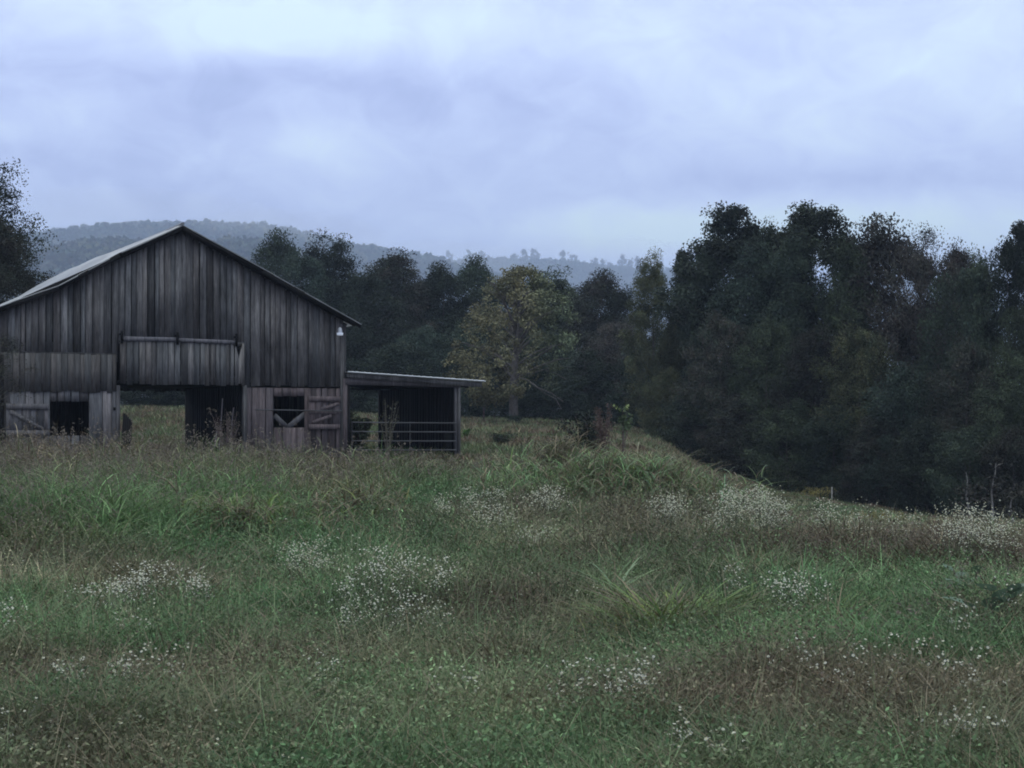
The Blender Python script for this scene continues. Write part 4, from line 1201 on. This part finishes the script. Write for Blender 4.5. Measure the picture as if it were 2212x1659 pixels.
# far field turf
x, y = scatter(90000, 48, 118, rng, .7, (-100, 2400)); k = keepout(x, y); x, y = x[k], y[k]
mb = MB(); n = len(x)
cf = meadow_col(x, y, rng) * np.array([1.12, .88, .98]) * .9
blades(mb, x, y, g(x, y), rng.uniform(.12, .32, n) * low_crest(x, y), np.full(n, .05), rng.uniform(.1, .6, n), rng.uniform(.1, .6, n), cf, rng)
tag(mb.build('grass', M_grass), 'pale grass of the field running back to the woods', kind='stuff')
# 2 herbs: small leaves on many short stems
x, y = scatter(26000, 5.6, 46, rng, 1.0); k = keepout(x, y); x, y = x[k], y[k]; n = len(x)
tall = patch(TALL, x, y); mid = patch(MIDH, x, y); br = patch(BROWN, x, y)
H = (.14 + .16 * rng.random(n)) * (.4 + 1.3 * fbm(x / .5, y / .5, 55, 2)) * (1 + 1.6 * mid + 2.0 * tall + .4 * br)
H = np.minimum(H, .5) * low_crest(x, y); zz = g(x, y); kk = 9
t = rng.uniform(.25, 1.05, (n, kk)); P = np.stack([x[:, None] + rng.normal(0, .035, (n, kk)) * (1 + 2 * t) + 0 * t, y[:, None] + rng.normal(0, .035, (n, kk)) * (1 + 2 * t), zz[:, None] + H[:, None] * t], -1)
V, Fq = quads(P.reshape(-1, 3), (np.maximum(.022, y * .0017)[:, None] * rng.uniform(.6, 1.5, (n, kk))).reshape(-1), rng, .6, .5)
col = meadow_col(x, y, rng, .3); mb = MB(); mb.add(V, Fq, np.repeat(np.repeat(col, kk, 0) * rng.uniform(.82, 1.2, (n * kk, 1)), 4, 0))
blades(mb, x, y, zz, H, np.maximum(.003, y * .0004), rng.uniform(0, .25, n), rng.uniform(0, .2, n), col * .8, rng)
tag(mb.build('undergrowth', M_leafy), 'low leafy weeds mixed into the meadow grass', kind='stuff')
# coarse near growth: broad bent blades and larger leaves
x, y = scatter(11000, 5.4, 17, rng, 1.2); k = fbm(x / .6, y / .6, 151, 2) > .38; x, y = x[k], y[k]; n = len(x)
cn = meadow_col(x, y, rng, .3) * (.5 + 1.2 * rng.random((n, 1)))
mb = MB(); blades(mb, x, y, g(x, y), rng.uniform(.1, .3, n), rng.uniform(.006, .013, n), rng.uniform(.2, 1.3, n), rng.uniform(.3, 1.6, n), cn, rng, 4)
x, y = scatter(7000, 5.4, 18, rng, 1.2); k = fbm(x / .5, y / .5, 161, 2) > .45; x, y = x[k], y[k]; n = len(x); kk = 7
P = np.stack([x[:, None] + rng.normal(0, .045, (n, kk)), y[:, None] + rng.normal(0, .045, (n, kk)), g(x, y)[:, None] + rng.uniform(.03, .2, (n, kk))], -1)
V, Fq = quads(P.reshape(-1, 3), rng.uniform(.02, .06, n * kk), rng, .7, .45)
mb.add(V, Fq, np.repeat(np.repeat(meadow_col(x, y, rng, .3) * (.45 + rng.random((n, 1))), kk, 0), 4, 0))
tag(mb.build('undergrowth', M_leafy), 'coarse bent blades and leaves in the near foreground', kind='stuff')

# bushy weed clumps: low leafy domes, each of one colour, that make the meadow lumpy
def weed_domes(cx, cy, rr, hh, col, per, ls, rng, name, label):
    n = len(cx); z = g(cx, cy)
    d = rng.normal(size=(n, per, 3)); d /= np.linalg.norm(d, axis=2, keepdims=True); d[:, :, 2] = np.abs(d[:, :, 2])
    d *= rng.uniform(.55, 1.12, (n, per, 1))
    P = np.stack([cx[:, None] + d[:, :, 0] * rr[:, None], cy[:, None] + d[:, :, 1] * rr[:, None], z[:, None] + .02 + d[:, :, 2] * hh[:, None]], -1)
    V, Fq = quads(P.reshape(-1, 3), (ls[:, None] * rng.uniform(.5, 1.5, (n, per))).reshape(-1), rng, .3, .42)
    mb = MB(); mb.add(V, Fq, np.repeat(np.repeat(col, per, 0) * rng.uniform(.75, 1.3, (n * per, 1)), 4, 0))
    k = 7; X = np.repeat(cx, k); Yy = np.repeat(cy, k); R2 = np.repeat(rr, k)
    blades(mb, X + rng.normal(0, .4, n * k) * R2, Yy + rng.normal(0, .4, n * k) * R2, np.repeat(z, k), np.repeat(hh, k) * rng.uniform(.8, 1.5, n * k), np.maximum(.004, Yy * .0005), rng.uniform(0, .6, n * k), rng.uniform(0, .5, n * k), np.repeat(col, k, 0) * 1.1, rng, 3)
    return tag(mb.build(name, M_leafy), label, kind='stuff')


x, y = scatter(8500, 5.8, 40, rng, 1.0); k = keepout(x, y) & (fbm(x / 1.1, y / 1.4, 131) > .40) & (patch(WORN, x, y) < .6); x, y = x[k], y[k]; n = len(x)
rr = rng.uniform(.06, .24, n) * (1 + y / 20); hh = rr * rng.uniform(.6, 1.25, n) + .05
cc = meadow_col(x, y, rng, .2); cc = cc * (.55 + .9 * rng.random((n, 1)) ** 1.3)
weed_domes(x, y, rr, np.minimum(hh, .5) * low_crest(x, y), cc, 70, np.maximum(.024, y * .0017), rng, 'undergrowth', 'bushy low weed clumps dotted over the meadow')

# 3 tall weeds before the barn: arching blades and seeding stems
def tall_weeds(n, region, rng, y0, y1, hmin, hmax, colmul, wid=.018, pxr=(-450, 2650)):
    x, y = scatter(n * 6, y0, y1, rng, .8, pxr); k = keepout(x, y); x, y = x[k], y[k]
    dn = patch(region, x, y) - .8 * patch(WORN, x, y); k = rng.random(len(x)) < (dn - .25) * 1.3; x, y, dn = x[k][:n], y[k][:n], dn[k][:n]
    n = len(x); h = rng.uniform(hmin, hmax, n) * (.55 + .45 * dn) * (.35 + 1.25 * fbm(x / .9, y / .9, 71, 2))
    pxx = 1106 + F * x / y; h = h * low_crest(x, y) * (1 - .8 * np.exp(-((pxx - 920) / 110) ** 2) * smooth((y - 33) / 6))
    col = meadow_col(x, y, rng, .35) * np.array(colmul)
    mb = MB(); zz = g(x, y)
    blades(mb, x, y, zz, h, np.maximum(wid, y * .0007) * rng.uniform(.6, 1.3, n), rng.uniform(0, .35, n), rng.uniform(.15, 1.6, n), col, rng, 4)
    sk = rng.integers(0, n, n // 5); stalks(mb, x[sk], y[sk], zz[sk], h[sk] * .85, np.maximum(.009, y[sk] * .00045), col[sk] * 1.1, rng, 6)
    m = n // 4; i = rng.integers(0, n, m)   # seed heads
    hh = h[i] * rng.uniform(1.0, 1.25, m); th = rng.uniform(0, 6.28, m); ln = rng.uniform(.02, .3, m)
    blades(mb, x[i], y[i], zz[i], hh, np.maximum(.004, y[i] * .0003), ln, ln * .4, col[i] * .9, rng, 3)
    q = 5
    # plume pieces near the tips
    tt = rng.uniform(.82, 1.0, (m, q)); th = rng.uniform(0, 6.28, m)
    P = np.stack([x[i][:, None] + np.cos(th)[:, None] * .12 * hh[:, None] * tt + rng.normal(0, .015, (m, q)), y[i][:, None] + np.sin(th)[:, None] * .12 * hh[:, None] * tt, zz[i][:, None] + hh[:, None] * tt], -1)
    V, Fq = quads(P.reshape(-1, 3), np.repeat(np.maximum(.035, y[i] * .0018), q), rng, 0, .4)
    mb.add(V, Fq, np.tile(np.array([.15, .125, .10]) * 1.0, (len(V), 1)) * np.repeat(rng.uniform(.6, 1.3, (m * q, 1)), 4, 0))
    return mb


mb = tall_weeds(22000, TALL, rng, 17, 47, .5, 1.0, (1.08, 1.05, 1.0), pxr=(-450, 1250))
tag(mb.build('tall_grass', M_grass), 'tall seeding grass and weeds in front of the barn', kind='stuff')
mb = tall_weeds(12000, MIDH, rng, 7, 30, .2, .42, (1.0, 1.0, .95))
tag(mb.build('tall_grass', M_grass), 'knee-high brown weeds on the right of the meadow', kind='stuff')
FRONT = [(420, 985, 1.6, 1.6, 1), (540, 985, 1.8, 1.6, 1), (660, 990, 1.8, 1.6, .9), (780, 1005, 1.0, 1.0, .6), (200, 990, 2.4, 1.6, .9), (50, 985, 2, 1.8, .9)]
mb = tall_weeds(7000, FRONT, rng, 36, 47, .5, 1.4, (1.25, .85, .85), pxr=(-200, 1050))
tag(mb.build('tall_grass', M_grass), 'dry reddish weeds right against the barn wall', kind='stuff')
# grass inside the passage
xs, ysx = scatter(26000, 43, 56, rng, .3, (180, 1000)); u = (xs - Xr) * c_ + (ysx - Zr) * s_; v = -(xs - Xr) * s_ + (ysx - Zr) * c_
k = (((u > U(256)) & (u < U(524))) | ((u > UR + .2) & (u < sb - .1))) & (v > -.3) & (v < LEN + .5); xs, ysx = xs[k], ysx[k]; n = len(xs)
mb = MB(); blades(mb, xs, ysx, g(xs, ysx), rng.uniform(.2, .5, n), np.full(n, .02), rng.uniform(0, .4, n), rng.uniform(.1, .7, n), meadow_col(xs, ysx, rng) * np.array([.95, 1.05, .9]), rng)
tag(mb.build('grass', M_grass), 'grass growing through the barn passage and the shed', kind='stuff')


# individual clumps of long grass
def clump(px, py, rx, ry, n, h, w, col, lab, seed, lean=(.1, .6), curve=(.3, 1.2), name='grass_clump', stalk=0):
    rng = R_(seed); gx, gy, gz = hit(px, py)
    a = rng.uniform(0, 6.28, n); q = np.minimum(np.abs(rng.normal(0, .55, n)), 1.5); x = gx + rx * q * np.cos(a); y = gy + ry * q * np.sin(a)
    hh = h * rng.uniform(.5, 1.1, n) * (1.2 - .62 * np.minimum(q, 1.3)) * (.55 + .9 * fbm(x / .5, y / .5, seed, 2))
    c = np.array(col) * rng.uniform(.6, 1.4, (n, 1)) * np.stack([rng.uniform(.85, 1.3, n), np.ones(n), rng.uniform(.8, 1.2, n)], 1)
    dd = rng.random(n) < .28; c[dd] = np.array([.17, .135, .09]) * rng.uniform(.4, 1.2, (dd.sum(), 1))
    z = g(x, y)
    mb = MB(); blades(mb, x - gx, y - gy, z - gz, hh, w * rng.uniform(.6, 1.3, n), rng.uniform(*lean, n), rng.uniform(*curve, n), c, rng, 5)
    if stalk:
        i = rng.integers(0, n, stalk); x, y, z, hh, c = x[i], y[i], z[i], hh[i], c[i]
        hh = h * rng.uniform(.45, 1.1, stalk) * (.5 + fbm(x / .7, y / .7, seed + 1, 2)); mb = MB(); stalks(mb, x - gx, y - gy, z - gz, hh, np.full(stalk, w), c, rng, 7)
    o = mb.build(name, M_grass); o.location = (gx, gy, gz); return tag(o, lab, 'grass clump')


clump(1325, 1080, 2.2, 2.4, 3600, .72, .016, (.112, .185, .080), 'big mound of tall green grass right of the shed', 301, (.0, .45), (.2, 1.7), stalk=1500)
clump(1410, 1080, 1.3, 1.6, 900, .6, .014, (.14, .15, .09), 'pale weedy grass at the right foot of the big mound', 320, stalk=420)
clump(1260, 1050, 1.1, 1.4, 900, .7, .014, (.11, .105, .075), 'brownish stalks at the left shoulder of the big mound', 321, stalk=300)
clump(1215, 1040, 1.1, 1.5, 1500, .75, .018, (.095, .105, .055), 'dull green grass clump left of the big grass mound', 302, stalk=420)
clump(1450, 1390, .8, .8, 700, .46, .014, (.11, .175, .055), 'bright green arching grass clump in the centre-right foreground', 303, (.1, .8), (.5, 1.4))
clump(1560, 1340, .6, .6, 450, .42, .012, (.10, .16, .055), 'bright grass tuft right of the arching green clump', 304, (.1, .9), (.5, 1.4))
clump(1330, 1300, .15, .15, 40, .65, .02, (.13, .19, .10), 'few broad pale blades standing behind the arching clump', 305, (.1, .6), (.6, 1.3))
clump(1340, 1430, .5, .35, 260, .5, .012, (.14, .15, .06), 'flattened straw-coloured grass left of the arching clump', 306, (.6, 1.4), (.4, 1.0))
clump(1790, 1390, .8, .6, 800, .35, .009, (.085, .14, .045), 'low bright green grass tuft on the right', 307, (.2, .9), (.4, 1.3))
clump(500, 1160, 1.3, 1.6, 1500, .6, .016, (.095, .15, .05), 'fresh green grass clump in front of the barn passage', 308, stalk=350)
clump(190, 1360, .45, .45, 320, .36, .012, (.07, .12, .05), 'dark green grass tuft in the left foreground', 309)
clump(90, 1640, .3, .25, 300, .25, .009, (.11, .17, .05), 'bright grass tuft in the lower left corner', 310)
clump(450, 1300, .25, .25, 160, .28, .011, (.08, .13, .05), 'green tuft below the long flower drift on the left', 311)
clump(1950, 1590, .7, .3, 500, .3, .007, (.15, .12, .07), 'tangle of dry stalks in the lower right foreground', 312, (.5, 1.5), (.2, .8))
clump(1680, 1540, .5, .3, 500, .3, .006, (.12, .09, .07), 'reddish dry tangle left of the lower right corner', 313, (.3, 1.5), (.2, .8))
clump(1440, 1580, .45, .25, 450, .2, .006, (.09, .065, .05), 'dark reddish tangle near the bottom centre', 314, (.3, 1.5), (.2, .8))
clump(770, 1140, .9, 1.4, 900, .55, .016, (.10, .12, .055), 'arching grass clump below the shed gate', 315, stalk=260)


# broad-leaved plant on the right
def broadleaf(px, py, seed, lab, col, n=7, ls=.17, H=.4):
    rng = R_(seed); gx, gy, gz = hit(px, py)
    root = tag(empty('broadleaf_plant', (gx, gy, gz)), lab, 'plant')
    st = MB()
    for k in range(n):
        a = rng.uniform(0, 6.28); r = rng.uniform(.06, .22); h = H * rng.uniform(.4, 1)
        tip = np.array([math.cos(a) * r, math.sin(a) * r, h]); st.tube([(0, 0, 0), tip * .5 + (0, 0, .05), tip], [.007, .006, .004], 5, (.08, .09, .05))
        L = ls * rng.uniform(.6, 1.15); d = np.array([math.cos(a), math.sin(a), rng.uniform(.1, 1.1)]); d /= np.linalg.norm(d)
        sd = np.cross(d, (0, 0, 1.)); sd /= np.linalg.norm(sd); up = np.cross(sd, d)
        V = []; m = 7
        for i in range(m):
            t = i / (m - 1); ww = L * .46 * math.sin(math.pi * (t * .9 + .06)) ** .7
            cpt = tip + d * L * t + up * (-.12 * L * t * t)
            V += [cpt - sd * ww + up * .1 * ww, cpt, cpt + sd * ww + up * .1 * ww]
        Fq = []
        for i in range(m - 1):
            b = i * 3; Fq += [(b, b + 1, b + 4, b + 3), (b + 1, b + 2, b + 5, b + 4)]
        lf = MB(); lf.add(V, Fq, np.array(col) * rng.uniform(.8, 1.2)); lf.build('leaf', M_leafy, root, True)
    st.build('stem', M_bark, root)


broadleaf(2150, 1375, 401, 'plant with large pale rounded leaves near the right edge', (.095, .145, .10), 10, .17, .42)
broadleaf(2075, 1330, 402, 'smaller pale broad-leaved plant left of the large-leaved one', (.09, .13, .095), 7, .11, .36)
broadleaf(2105, 1320, 403, 'single-stalked broad-leaved plant behind the large-leaved one', (.08, .12, .08), 6, .10, .36)
# goldenrod
for i, (px, py, lab) in enumerate([(1760, 1082, 'small yellow goldenrod patch near the pale post'), (1905, 1108, 'yellow goldenrod patch on the crest of the right slope')]):
    rng = R_(420 + i); Y = 48. if i == 0 else 30.; x0 = at(px, Y); z0 = G(x0, Y)
    root = tag(empty('goldenrod', (x0, Y, z0)), lab, 'flowers')
    a, b = MB(), MB(); n = 60
    x = rng.normal(0, .28, n); y = rng.normal(0, .3, n); h = rng.uniform(.15, .32, n) + (.25 if i == 0 else .0)
    blades(a, x, y, np.zeros(n), h, np.full(n, .012), rng.uniform(0, .1, n), rng.uniform(0, .1, n), np.tile((.07, .09, .04), (n, 1)), rng)
    P = np.stack([np.repeat(x, 8), np.repeat(y, 8), np.repeat(h, 8) * rng.uniform(.8, 1.05, n * 8)], 1) + rng.normal(0, .03, (n * 8, 3))
    V, Fq = quads(P, np.full(len(P), .04), rng); b.add(V, Fq, (.17, .145, .05))
    a.build('foliage', M_grass, root); b.build('blossom', M_petal, root)

# ---------------------------------------------------------------- white wild flowers
def flowers(mb_s, mb_f, x, y, z, h, rng, size, per=5, spread=.05, white=(.62, .66, .68)):
    n = len(x)
    blades(mb_s, x, y, z, h, np.maximum(.003, size * .18), rng.uniform(0, .15, n), rng.uniform(0, .2, n), np.tile((.07, .085, .045), (n, 1)) * rng.uniform(.7, 1.3, (n, 1)), rng, 2)
    X = np.repeat(x, per) + rng.normal(0, spread, n * per); Yy = np.repeat(y, per) + rng.normal(0, spread, n * per)
    Z = np.repeat(z + h, per) + rng.normal(-.02, spread * .6, n * per)
    m = n * per; r = np.repeat(size, per) / 2 * rng.uniform(.7, 1.25, m)
    nr = rng.normal(0, .45, (m, 3)); nr[:, 2] += 1; nr[:, 1] -= .5; nr /= np.linalg.norm(nr, axis=1, keepdims=True)
    a = np.cross(nr, np.array([1., 0, .1])); a /= np.linalg.norm(a, axis=1, keepdims=True); b = np.cross(nr, a)
    C = np.stack([X, Yy, Z], 1); k = 7; V = [C + nr * r[:, None] * .15]
    for j in range(k):
        th = 2 * math.pi * j / k; V.append(C + (a * math.cos(th) + b * math.sin(th)) * r[:, None])
    V = np.stack(V, 1).reshape(-1, 3); base = (np.arange(m) * (k + 1))[:, None]
    T = np.concatenate([base + np.array([[0, 1 + j, 1 + (j + 1) % k]]) for j in range(k)], 0)
    w = rng.uniform(.7, 1.1, (m, 1, 1)); cc = np.tile(np.array(white)[None, None, :], (m, k + 1, 1)) * w
    cc[:, 0, :] = np.array([.45, .38, .12])
    mb_f.add(V, T, cc.reshape(-1, 3))


FL = [
 # px, py(of blossoms), half width px, count, height, label
 (330, 1250, 45, 55, .30, 'white aster clump at the crest of the long left flower drift'),
 (215, 1292, 70, 60, .25, 'left end of the long white aster drift, below the tall weeds'),
 (280, 1275, 40, 40, .25, 'middle of the long left aster drift'),
 (440, 1272, 45, 50, .25, 'white aster clump at the right end of the long left drift'),
 (680, 1203, 44, 60, .35, 'pinkish white aster clump left of centre, above the green patch'),
 (795, 1215, 45, 50, .35, 'white aster clump right of the pinkish one, under the shed'),
 (865, 1235, 50, 45, .3, 'white aster clump between the shed and the reddish bare patch'),
 (965, 1245, 40, 30, .3, 'small white aster clump left of the dark green tuft in the middle'),
 (770, 1288, 40, 40, .28, 'white aster clump beside the bright green patch left of centre'),
 (845, 1300, 50, 40, .28, 'white aster clump left of the reddish bare patch'),
 (770, 1337, 35, 30, .22, 'bright white daisy cluster below the aster clumps left of centre'),
 (905, 1345, 60, 35, .22, 'faint pinkish aster clump bordering the reddish bare patch'),
 (140, 1478, 55, 34, .2, 'white daisy clump far left in the foreground'),
 (270, 1470, 26, 26, .2, 'white daisy clump in the left foreground, the brightest one'),
 (320, 1462, 32, 26, .24, 'white daisy clump rising right of the brightest left one'),
 (705, 1470, 40, 14, .2, 'sparse daisies in the lower middle left'),
 (280, 1368, 40, 14, .2, 'sparse white daisies between the two left flower groups'),
 (30, 1345, 50, 20, .25, 'pale daisies at the left edge'),
 (20, 1600, 40, 12, .18, 'few large daisies in the lower left corner'),
 (1030, 1077, 35, 40, .4, 'white aster clump right of the shed, beyond the green grass'),
 (950, 1090, 30, 25, .35, 'faint white aster clump below the right end of the shed'),
 (1180, 1075, 45, 45, .4, 'white aster clump just left of the big grass mound'),
 (1085, 1110, 60, 40, .35, 'thin aster scatter over brown weeds left of the mound'),
 (1150, 1160, 30, 26, .25, 'small bright aster cluster below the brown weeds in the middle'),
 (1115, 1158, 22, 12, .25, 'small aster cluster just left of the bright one in the middle'),
 (1460, 1095, 45, 60, .45, 'white aster clump right of the big grass mound'),
 (1590, 1090, 70, 130, .5, 'largest white aster drift on the crest right of the mound'),
 (1650, 1108, 50, 60, .4, 'right tail of the largest aster drift on the crest'),
 (1560, 1142, 26, 22, .25, 'small low white cluster under the largest aster drift'),
 (1780, 1112, 60, 40, .4, 'pinkish white thin aster strip on the crest below the post'),
 (1930, 1135, 60, 40, .4, 'thin aster clump on the crest left of the far right drift'),
 (2070, 1135, 75, 120, .5, 'dense white aster drift on the crest at far right'),
 (2170, 1150, 60, 70, .45, 'white aster drift at the right edge below the dark wood'),
 (1700, 1275, 35, 34, .35, 'white daisies over purplish stems right of the arching grass, left part'),
 (1745, 1280, 35, 30, .32, 'white daisies over purplish stems right of the arching grass, right part'),
 (1590, 1245, 26, 18, .3, 'small pale aster cluster above the bright grass tuft'),
 (1270, 1500, 40, 22, .22, 'white daisies in the lower centre, left of the brightest ones'),
 (1385, 1480, 26, 24, .26, 'tall bright daisies in the lower centre'),
 (1345, 1513, 45, 26, .18, 'bright low row of daisies in the lower centre'),
 (1475, 1620, 22, 14, .2, 'daisy cluster at the bottom edge right of centre, left one'),
 (1550, 1625, 26, 16, .18, 'daisy cluster at the bottom edge right of centre, right one'),
 (2105, 1608, 32, 20, .2, 'bright daisy cluster in the lower right corner'),
 (2020, 1635, 36, 14, .15, 'paler daisies left of the lower right corner cluster'),
 (1740, 1435, 36, 16, .22, 'white daisies at the left of the lower right green patch'),
 (1850, 1460, 90, 30, .22, 'scattered daisies across the dark green patch on the right'),
 (1960, 1430, 70, 22, .24, 'scattered daisies right of the dark green patch'),
 (2080, 1350, 40, 16, .3, 'few daisies left of the large pale leaves'),
 (2180, 1290, 24, 8, .3, 'few daisies in the dark hollow at the right edge'),
 (2120, 1475, 60, 20, .22, 'daisies below the large pale leaves at right'),
 (1000, 1500, 60, 12, .2, 'few daisies in the lower middle'),
]
for i, (px, py, hw, n, h, lab) in enumerate(FL):
    rng = R_(600 + i)
    # find the foot: ground point whose top (h above) is seen at py
    kx = (px - 1106) / F; kz = (HZ - py) / F
    Y = np.arange(5.0, 46, .05); zz = g(kx * Y, Y) + h; ray = CAM_Z + kz * Y
    j = np.nonzero(ray <= zz)[0]; Y0 = float(Y[j[0]]) if len(j) else 27.0
    x0 = kx * Y0; z0 = G(x0, Y0); r = hw * Y0 / F
    if Y0 > 18: h *= 1.2
    else: h += .10
    m = int(n * (1.4 if Y0 > 18 else 1.15))
    sub = rng.normal(0, 1, (5, 2)) * (r * .55, max(.12, r * .5)); si = rng.integers(0, 5, m)
    x = sub[si, 0] + rng.normal(0, r * .28, m); y = sub[si, 1] + rng.normal(0, max(.09, r * .3), m)
    z = g(x + x0, y + Y0) - z0
    hh = h * rng.uniform(.6, 1.15, m)
    root = tag(empty('wildflower_clump', (x0, Y0, z0)), lab, 'wildflowers', 'white wildflower clumps in the meadow')
    a, b = MB(), MB()
    far = Y0 > 14
    flowers(a, b, x, y, z, hh, rng, np.full(m, max(.0145, Y0 * .00085)), 6 if far else 3, .06 if far else .035, (.33, .37, .37) if far else (.46, .49, .50))
    # fine leaves at the stems
    q = m * 8; idx = rng.integers(0, m, q); P = np.stack([x[idx], y[idx], z[idx] + hh[idx] * rng.uniform(.2, .95, q)], 1) + rng.normal(0, .03, (q, 3))
    V, Fq = quads(P, np.full(q, max(.02, Y0 * .0012)), rng, .3, .4); a.add(V, Fq, np.tile((.075, .08, .055), (len(V), 1)) * np.repeat(rng.uniform(.7, 1.3, (q, 1)), 4, 0))
    a.build('foliage', M_leafy, root); b.build('blossom', M_petal, root)
# loose scatter
rng = R_(640); x, y = scatter(2600, 6, 36, rng, 1.0); dn = fbm(x / 1.3, y / 1.6, 81)
k = (dn > .52) & keepout(x, y) & (patch(TALL, x, y) < .5); x, y = x[k][:420], y[k][:420]; n = len(x); a = MB(); b = MB()
flowers(a, b, x, y, g(x, y), rng.uniform(.12, .3, n), rng, np.maximum(.014, y * .0009), 2, .04, (.42, .45, .44))
b.v, b.f, b.t = b.v, b.f, b.t
for V_, F_, T_ in zip(a.v, a.f, a.t): pass
o = a
off = a.n
a.v += b.v; a.t += b.t; a.f += [f + off for f in b.f]; a.n += b.n
tag(a.build('wildflowers', M_petal), 'loose tiny white flowers scattered through the meadow', kind='stuff')

# ---------------------------------------------------------------- low mist on the hill tops
mm = bpy.data.materials.new('mist'); mm.use_nodes = True; nt = mm.node_tree; nt.nodes.clear()
ov = nt.nodes.new('ShaderNodeOutputMaterial'); pv = nt.nodes.new('ShaderNodeVolumePrincipled')
pv.inputs['Color'].default_value = (.97, .98, 1.0, 1); pv.inputs['Density'].default_value = .0007
nt.links.new(pv.outputs[0], ov.inputs['Volume'])
for (px, py, Y, hw, hh, dep, lab) in ((1290, 541, 3650, 190, 13, 260, 'low mist resting on the far ridge'), (930, 560, 3300, 220, 22, 300, 'low mist between the two hills'),
                                      (330, 478, 2750, 330, 30, 380, 'low mist touching the hill top behind the barn ridge'), (640, 510, 2700, 200, 30, 300, 'low mist on the right shoulder of the hill')):
    mb = MB(); V = []; nu, nv = 24, 12
    for j in range(nv + 1):
        for i in range(nu):
            a, b_ = 2 * math.pi * i / nu, math.pi * j / nv
            V.append((math.cos(a) * math.sin(b_) * hw * Y / F, math.sin(a) * math.sin(b_) * dep, math.cos(b_) * hh * Y / F))
    mb.add(V, [(j * nu + i, (j + 1) * nu + i, (j + 1) * nu + (i + 1) % nu, j * nu + (i + 1) % nu) for j in range(nv) for i in range(nu)])
    o = mb.build('mist', mm); o.location = (at(px, Y), Y, CAM_Z + (HZ - py) * Y / F); tag(o, lab, kind='stuff')

# ---------------------------------------------------------------- haze
mb = MB(); mb.box(-6500, 6500, -80, 6800, -4.5, 560)
hz = mb.mesh('haze')
mh = bpy.data.materials.new('haze'); mh.use_nodes = True; nt = mh.node_tree; nt.nodes.clear()
ov = nt.nodes.new('ShaderNodeOutputMaterial'); pv = nt.nodes.new('ShaderNodeVolumePrincipled')
pv.inputs['Color'].default_value = (.62, .75, 1.0, 1); pv.inputs['Density'].default_value = .00028; pv.inputs['Anisotropy'].default_value = 0.0
nt.links.new(pv.outputs[0], ov.inputs['Volume']); hz.materials.append(mh)
ho = bpy.data.objects.new('haze', hz); SC.collection.objects.link(ho); tag(ho, 'thin bluish evening haze over the valley', kind='stuff')
